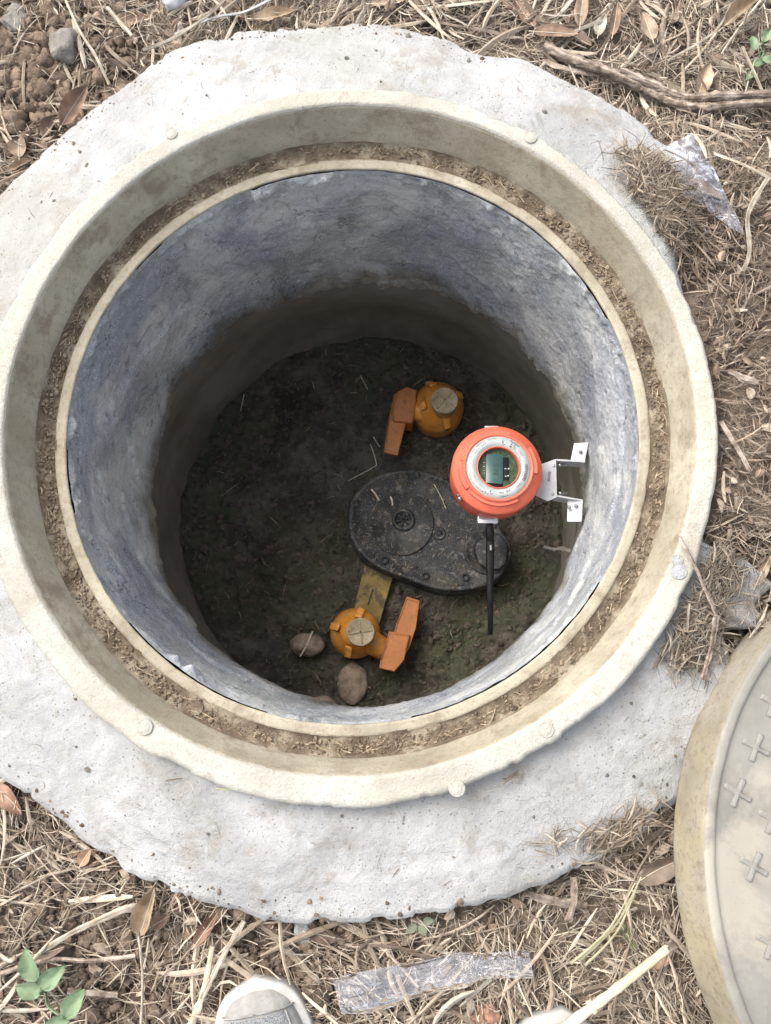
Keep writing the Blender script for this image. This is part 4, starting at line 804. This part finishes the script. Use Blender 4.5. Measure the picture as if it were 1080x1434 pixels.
# white bracket: neck plate, two arms, two wall feet
BZ = -.30
def wpt(x, y, z): p = at(x, y, z); return p - np.array([dc[0], dc[1], DZ])
def plate(name, quad, th_, mat=M_whiteP, parent=det):
    """sheet metal: quad of 3-D points, thickness along its normal"""
    Q = [np.array(p, float) for p in quad]; nn_ = np.cross(Q[1] - Q[0], Q[2] - Q[0]); nn_ /= np.linalg.norm(nn_); n_ = len(Q)
    V = [p + nn_ * th_ / 2 for p in Q] + [p - nn_ * th_ / 2 for p in Q]
    F = [tuple(range(n_)), tuple(range(n_, 2 * n_))[::-1]] + [(i, n_ + i, n_ + (i + 1) % n_, (i + 1) % n_) for i in range(n_)]
    return obj(name, mesh(name, V, F, mat, False), parent)
bk = plate('bracket', [wpt(750, 652, BZ), wpt(782, 640, BZ), wpt(783, 694, BZ), wpt(770, 700, BZ), wpt(745, 688, BZ)][::-1], .0025)
def bp(name, quad, th_=.0025, mat=M_whiteP): return plate(name, quad, th_, mat, bk)
for (x0, y0, x1, y1, fx0, fy0, fx1, fy1, fb) in ((783, 641, 824, 643, 804, 620, 828, 614, 640), (783, 692, 820, 698, 797, 699, 818, 700, 726)):
    zt, zb_ = BZ + .001, BZ - .028
    a, b_ = wpt(x0, y0, zt), wpt(x1, y1, zt - .004)
    bp('arm', [a, b_, b_ - [0, 0, .028], a - [0, 0, .028]])
bp('wall_foot', [wpt(804, 641, BZ - .012), wpt(823, 643, BZ - .004), wpt(829, 616, BZ - .004), wpt(809, 617, BZ - .012)], .002)
bp('wall_foot', [wpt(798, 728, BZ - .012), wpt(818, 728, BZ - .004), wpt(820, 699, BZ - .004), wpt(799, 698, BZ - .012)], .002)
for x, y in ((817, 629), (810, 706), (800, 708)):
    p = wpt(x, y, BZ - .004); b_ = obj('bolt', mesh('bolt', *lathe([(.0030, 0), (.0030, .0018), (.0018, .0020), (.0018, .0045), (.0001, .005)], 6), M_steel), bk, tuple(p))
V, F = box(-.0018, .0018, -.0075, .0075, 0, .0008, .0003); obj('slot', mesh('slot', V, F, M_greyink), bk, tuple(wpt(772, 665, BZ + .0014)), (0, 0, -.12))
for x, y in ((779, 650), (777, 690)):
    obj('bolt', mesh('bolt', *lathe([(.0022, 0), (.0022, .0015), (.0001, .002)], 10), M_steel), bk, tuple(wpt(x, y, BZ + .001)))
for y in (648, 688):
    p = wpt(786, y, BZ - .01); obj('bolt', mesh('bolt', *tube([(0, 0, 0), (.004, 0, 0), (.0041, 0, 0), (.013, 0, 0)], [.0032, .0032, .0018, .0018], 8), M_steel), bk, tuple(p))
V, F = tube(np.array([wpt(752, 672, -.300), wpt(740, 670, -.300), wpt(715, 668, -.300)]), .014, 16); obj('neck', mesh('neck', V, F, M_orangeD), det)
# ------------------------------------------------------------------ cement drip on the right wall
Q = spline([at(762, 765, -.395), at(775, 769, -.39), at(786, 768, -.388), at(800, 772, -.384)], 22); rad_ = .0030 + .0014 * np.array([vnoise(k * .9, 3.3) for k in range(22)])
V, F = tube(Q - Q[0], rad_, 9, .3); o = obj('cement_drip', mesh('cement_drip', V, F, M_stone), None, tuple(Q[0])); tag(o, 'thin pale crusted rod sticking out of the right wall below the bracket', 'rod')
# ------------------------------------------------------------------ black casting on the floor
BZT = -.652
bcx = at(600, 745, BZT); blk = thing('meter_box', 'dusty black egg shaped meter housing half buried in the mud floor', 'meter housing', (bcx[0], bcx[1], -.74))
ol_px = [(487, 733), (489, 708), (500, 688), (518, 671), (540, 661), (565, 657), (592, 659), (620, 668), (655, 690), (685, 718), (703, 742), (713, 765), (713, 787), (703, 805), (683, 819), (655, 826), (625, 827), (600, 822), (570, 811), (545, 802), (520, 790), (502, 772), (491, 754)]
ol = np.array([at(x, y, BZT)[:2] - bcx[:2] for x, y in ol_px][::1]); ol = spline(np.concatenate([ol, ol[:1]]), 97)[:-1]
if np.sum(ol[:, 0] * np.roll(ol[:, 1], -1) - ol[:, 1] * np.roll(ol[:, 0], -1)) < 0: ol = ol[::-1]
H_ = BZT + .74
cc = ol.mean(0); n_ = len(ol)
lay = [(1.03, 0), (1.03, H_ - .030), (1.025, H_ - .024), (.985, H_ - .022), (.985, H_ - .016), (1.0, H_ - .014), (1.0, H_ - .003), (.985, H_), (.93, H_ + .0005), (.92, H_ - .0015), (.6, H_ - .0015), (.3, H_ - .0015), (.001, H_ - .0015)]
V = np.concatenate([np.column_stack([cc + (ol - cc) * s_, np.full(n_, z_)]) for s_, z_ in lay]); F = []
for k in range(len(lay) - 1):
    for i in range(n_): j = (i + 1) % n_; F.append((k * n_ + i, k * n_ + j, (k + 1) * n_ + j, (k + 1) * n_ + i))
obj('body', mesh('body', V, F, M_boxbl), blk)
L3 = lambda x, y, dz=0: tuple(at(x, y, BZT + dz) - np.array([bcx[0], bcx[1], -.74]))
px_ = (CAM[2] - BZT) / FPX
V, F = lathe([(46 * px_, -.002), (46 * px_, .0022), (44.3 * px_, .0030), (43 * px_, .0005), (0.0001, .0008)], 64); dial = obj('round_cover', mesh('round_cover', V, F, M_boxbl), blk, L3(562, 733))
V, F = lathe([(16 * px_, 0), (16 * px_, .006), (14.5 * px_, .008), (11.5 * px_, .008), (11 * px_, .004), (0.0001, .003)], 32); obj('hub', mesh('hub', V, F, M_boxbl), dial, (3 * px_, 5 * px_, 0))
for k in range(3):
    V, F = box(-.014, .014, -.0016, .0016, 0, .004, .0008); obj('hub_rib', mesh('hub_rib', V, F, M_boxbl), dial, (3 * px_, 5 * px_, .003), (0, 0, k * PI / 3 + .3))
V, F = lathe([(9 * px_, -.001), (9 * px_, .001), (8 * px_, .0025), (6.5 * px_, .0010), (4 * px_, .0010), (3.5 * px_, .003), (.0001, .003)], 28); obj('boss', mesh('boss', V, F, M_boxbl), blk, L3(615, 747))
V, F = lathe([(33 * px_, -.002), (33 * px_, .0015), (31 * px_, .003), (29 * px_, .001), (.0001, .001)], 40); obj('port_ring', mesh('port_ring', V, F, M_boxbl), blk, L3(683, 772))
sq = [(24, -12), (24, 10), (20, 18), (8, 26), (-6, 24), (-20, 12), (-24, 2), (-14, -18), (0, -26), (16, -22)]; V, F = poly_prism([(x * px_, y * px_) for x, y in sq], 0, .016, .004)
obj('square_cap', mesh('square_cap', V, F, M_boxbl), blk, L3(686, 774, .001), (0, 0, -.15))
for x, y in ((499, 705), (539, 784), (596, 806), (652, 808), (583, 664), (668, 708), (690, 735)):
    sc_ = obj('lid_screw', mesh('lid_screw', *lathe([(5.6 * px_, -.002), (5.6 * px_, .002), (4.6 * px_, .0034), (3.2 * px_, .003), (2.6 * px_, -.001), (.0001, -.001)], 18), M_boxbl), blk, L3(x, y))
n = 900; k_ = rng.integers(0, len(ol), n); f_ = np.sqrt(rng.random(n)) * .96; q_ = cc + (ol[k_] - cc) * f_[:, None] * np.array([[1, 1]])
sz = rng.gamma(1.5, .00055, n).clip(.0003, .0034); tt = np.array([.16, .135, .105]) * rng.uniform(.5, 2.0, (n, 1))
V, F, tt = clods(np.column_stack([q_, H_ + sz * .2]), sz, 1, .35, .6, tt); o = obj('dirt_crumbs', mesh('dirt_crumbs', V, F, M_clod, False, tt), blk); tag(o, kind='stuff')
n = 130; k_ = rng.integers(0, len(ol), n); f_ = np.sqrt(rng.random(n)) * .92; q_ = cc + (ol[k_] - cc) * f_[:, None]
v1 = strips(np.column_stack([q_, np.full(n, H_ + .0015)]), rng.gamma(2, .003, n).clip(.002, .018), rng.uniform(.0004, .001, n), rng.uniform(0, PI, n), np.zeros(n), rng.normal(0, .5, n), np.array([[.40, .33, .24]]) * rng.uniform(.4, 1.2, (n, 1)))
o = obj('straw_bits', mesh('straw_bits', v1[0], v1[1], M_straw, False, v1[2]), blk); tag(o, kind='stuff')
# dust straws lying on it
for pts, lab in [([(520, 685), (531, 701)], 'short white straw on the upper left of the black housing'), ([(608, 678), (625, 713)], 'long thin straw lying across the upper right of the black housing'), ([(547, 695), (550, 708)], 'stubby straw above the hub of the black housing')]:
    Q = np.array([at(x, y, BZT + .004) for x, y in pts]); Q = spline([Q[0], (Q[0] + Q[1]) / 2 + [.001, .001, 0], Q[1]], 8); V, F = tube(Q - Q[0], .0020 if 'short' in lab or 'stubby' in lab else .0010, 6, .1, .5); o = obj('straw_piece', mesh('straw_piece', V, F, M_cane), None, tuple(Q[0])); tag(o, lab, 'straw piece', 'straw pieces in the well')
rock('stone', 430, 903, .031, 'sun spot built as round stone with straw across it, left of the lower orange valve', 'stone', M_tan, -.716, .7, .08)  # this and the next two: spots of sunlight given shape as pale stones
rock('stone', 493, 958, .036, 'broad sun spot built as a tan stone, half buried below the lower orange valve', 'stone', M_tan, -.722, .6, .14)
rock('stone', 452, 990, .024, 'small sun spot built as a tan stone at the bottom edge of the mud floor', 'stone', M_tan, -.718, .7, .1)
Q = spline([at(420, 920, -.694), at(430, 903, -.690), (at(438, 884, -.696))], 10); V, F = tube(Q - Q[0], .0018, 6, .1, .5); o = obj('straw_piece', mesh('straw_piece', V, F, M_cane), None, tuple(Q[0])); tag(o, 'pale straw lying on the round sun spot stone', 'straw piece', 'straw pieces in the well')
# ------------------------------------------------------------------ valves
def valve(cap_px, body_px, cz, label, lever_ang, neck_len, lev_poly, block_poly, rad=35, levz=-.66):
    c = at(*body_px, -.70); root = thing('gas_valve', label, 'valve', (c[0], c[1], -.745), (0, 0, 0), 'orange valves on the well floor')
    lp = lambda x, y, z: at(x, y, z) - np.array([c[0], c[1], -.745])
    R = rad * (CAM[2] + .68) / FPX
    V, F = lathe([(R * .92, -.02), (R, .030), (R, .055), (R * .97, .060), (R * .93, .066), (R * .80, .085), (R * .55, .100), (R * .50, .103), (R * .50, .112), (0.0001, .112)], 48); obj('body', mesh('body', V, F, M_valve), root, tuple(lp(*body_px, -.745) * [1, 1, 0]))
    cp = lp(*cap_px, cz); rc = 20 * (CAM[2] - cz) / FPX
    cap = obj('screw_cap', mesh('screw_cap', *lathe([(rc * .96, -.022), (rc * 1.0, -.020), (rc, -.012), (rc * .97, -.011), (rc * 1.0, -.009), (rc * 1.0, -.003), (rc * .95, -.0005), (rc * .90, 0), (rc * .86, -.001), (.0001, -.001)], 36), M_cap), root, tuple(cp))
    obj('cap_neck', mesh('cap_neck', *lathe([(rc * .84, -.075), (rc * .84, -.021)], 30), M_valve), root, tuple(cp))
    for k in range(2):
        V, F = box(-rc * .82, rc * .82, -.0016, .0016, -.001, .0012, .0006); obj('cap_ridge', mesh('cap_ridge', V, F, M_cap), cap, (0, 0, 0), (0, 0, lever_ang + k * PI / 2))
    for k in range(4):
        a = lever_ang + PI / 4 + k * PI / 2 + .35
        V, F = box(rc * 1.05, R * 1.01, -.0072, .0072, .050, .112, .002)
        V = np.array(V); out = V[:, 0] > R * .8; V[out & (V[:, 2] > .07), 2] -= .040
        obj('lug', mesh('lug', V, F, M_valve), root, tuple(lp(*body_px, -.745) * [1, 1, 0]), (0, 0, a))
    # side spindle, coupling block and lever
    bc = np.mean([lp(x, y, levz) for x, y in block_poly], 0); b0 = lp(*body_px, -.69); b0[2] = .058
    V, F = tube(np.array([b0, b0 + (bc - b0) * .5 + [0, 0, -.004], [bc[0], bc[1], .052]]), [.024, .022, .020], 20); obj('spindle', mesh('spindle', V, F, M_valve), root)
    def slab(name, poly, z1, h, bev):
        P = [lp(x, y, z1)[:2] for x, y in poly]; P = np.array(P)
        if np.sum(P[:, 0] * np.roll(P[:, 1], -1) - P[:, 1] * np.roll(P[:, 0], -1)) < 0: P = P[::-1]
        V, F = poly_prism(P, z1 + .745 - h, z1 + .745, bev); o = obj(name, mesh(name, V, F, M_lever, False), root)
        loop = np.column_stack([P.mean(0) + (P - P.mean(0)) * .93, np.full(len(P), z1 + .7455)]); loop = np.concatenate([loop, loop[:1]])
        V, F = tube(loop, .0016, 6, .1); obj('moulded_edge', mesh('moulded_edge', V, F, M_lever), o)
        return o
    slab('coupling', block_poly, levz, .060, .003)
    slab('lever', lev_poly, levz - .010, .014, .002)
    e = np.mean([lp(x, y, levz) for x, y in block_poly], 0)
    return root
valve((505, 885), (500, 888), -.615, 'lower orange valve with tan cross topped cap, below the black housing', .15, 0, [(570, 835), (588, 841), (583, 878), (574, 905), (560, 932), (540, 930), (548, 900), (556, 872)], [(545, 884), (574, 889), (566, 925), (552, 941), (531, 936), (533, 925)])
valve((623, 560), (612, 581), -.600, 'upper orange valve in the shade above the gas detector', -.75, 0, [(552, 552), (562, 545), (584, 546), (578, 585), (568, 592), (557, 638), (537, 633), (544, 590)], [(557, 548), (570, 541), (584, 546), (581, 580), (577, 593), (551, 589), (549, 576)], 38)
# yellow bar from lower valve to casting
Q = [(511, 790), (551, 806), (530, 880), (490, 872)]
P = np.array([at(x, y, -.695) for x, y in Q]); c = P.mean(0); c[2] = -.75
yb = thing('yellow_bar', 'muddy yellow flat bar running from the lower valve under the black housing', 'bar', tuple(c))
pl = [(p[0] - c[0], p[1] - c[1]) for p in P][::-1]; V, F = poly_prism(pl, 0, .055, .003); obj('plate', mesh('plate', V, F, M_yellow, False), yb)
a_ = at(519, 836, -.694) - c; V, F = box(-.0016, .0016, -.016, .016, .0545, .0556, .0003); obj('slot', mesh('slot', V, F, M_ink), yb, (a_[0], a_[1], 0), (0, 0, -.30))
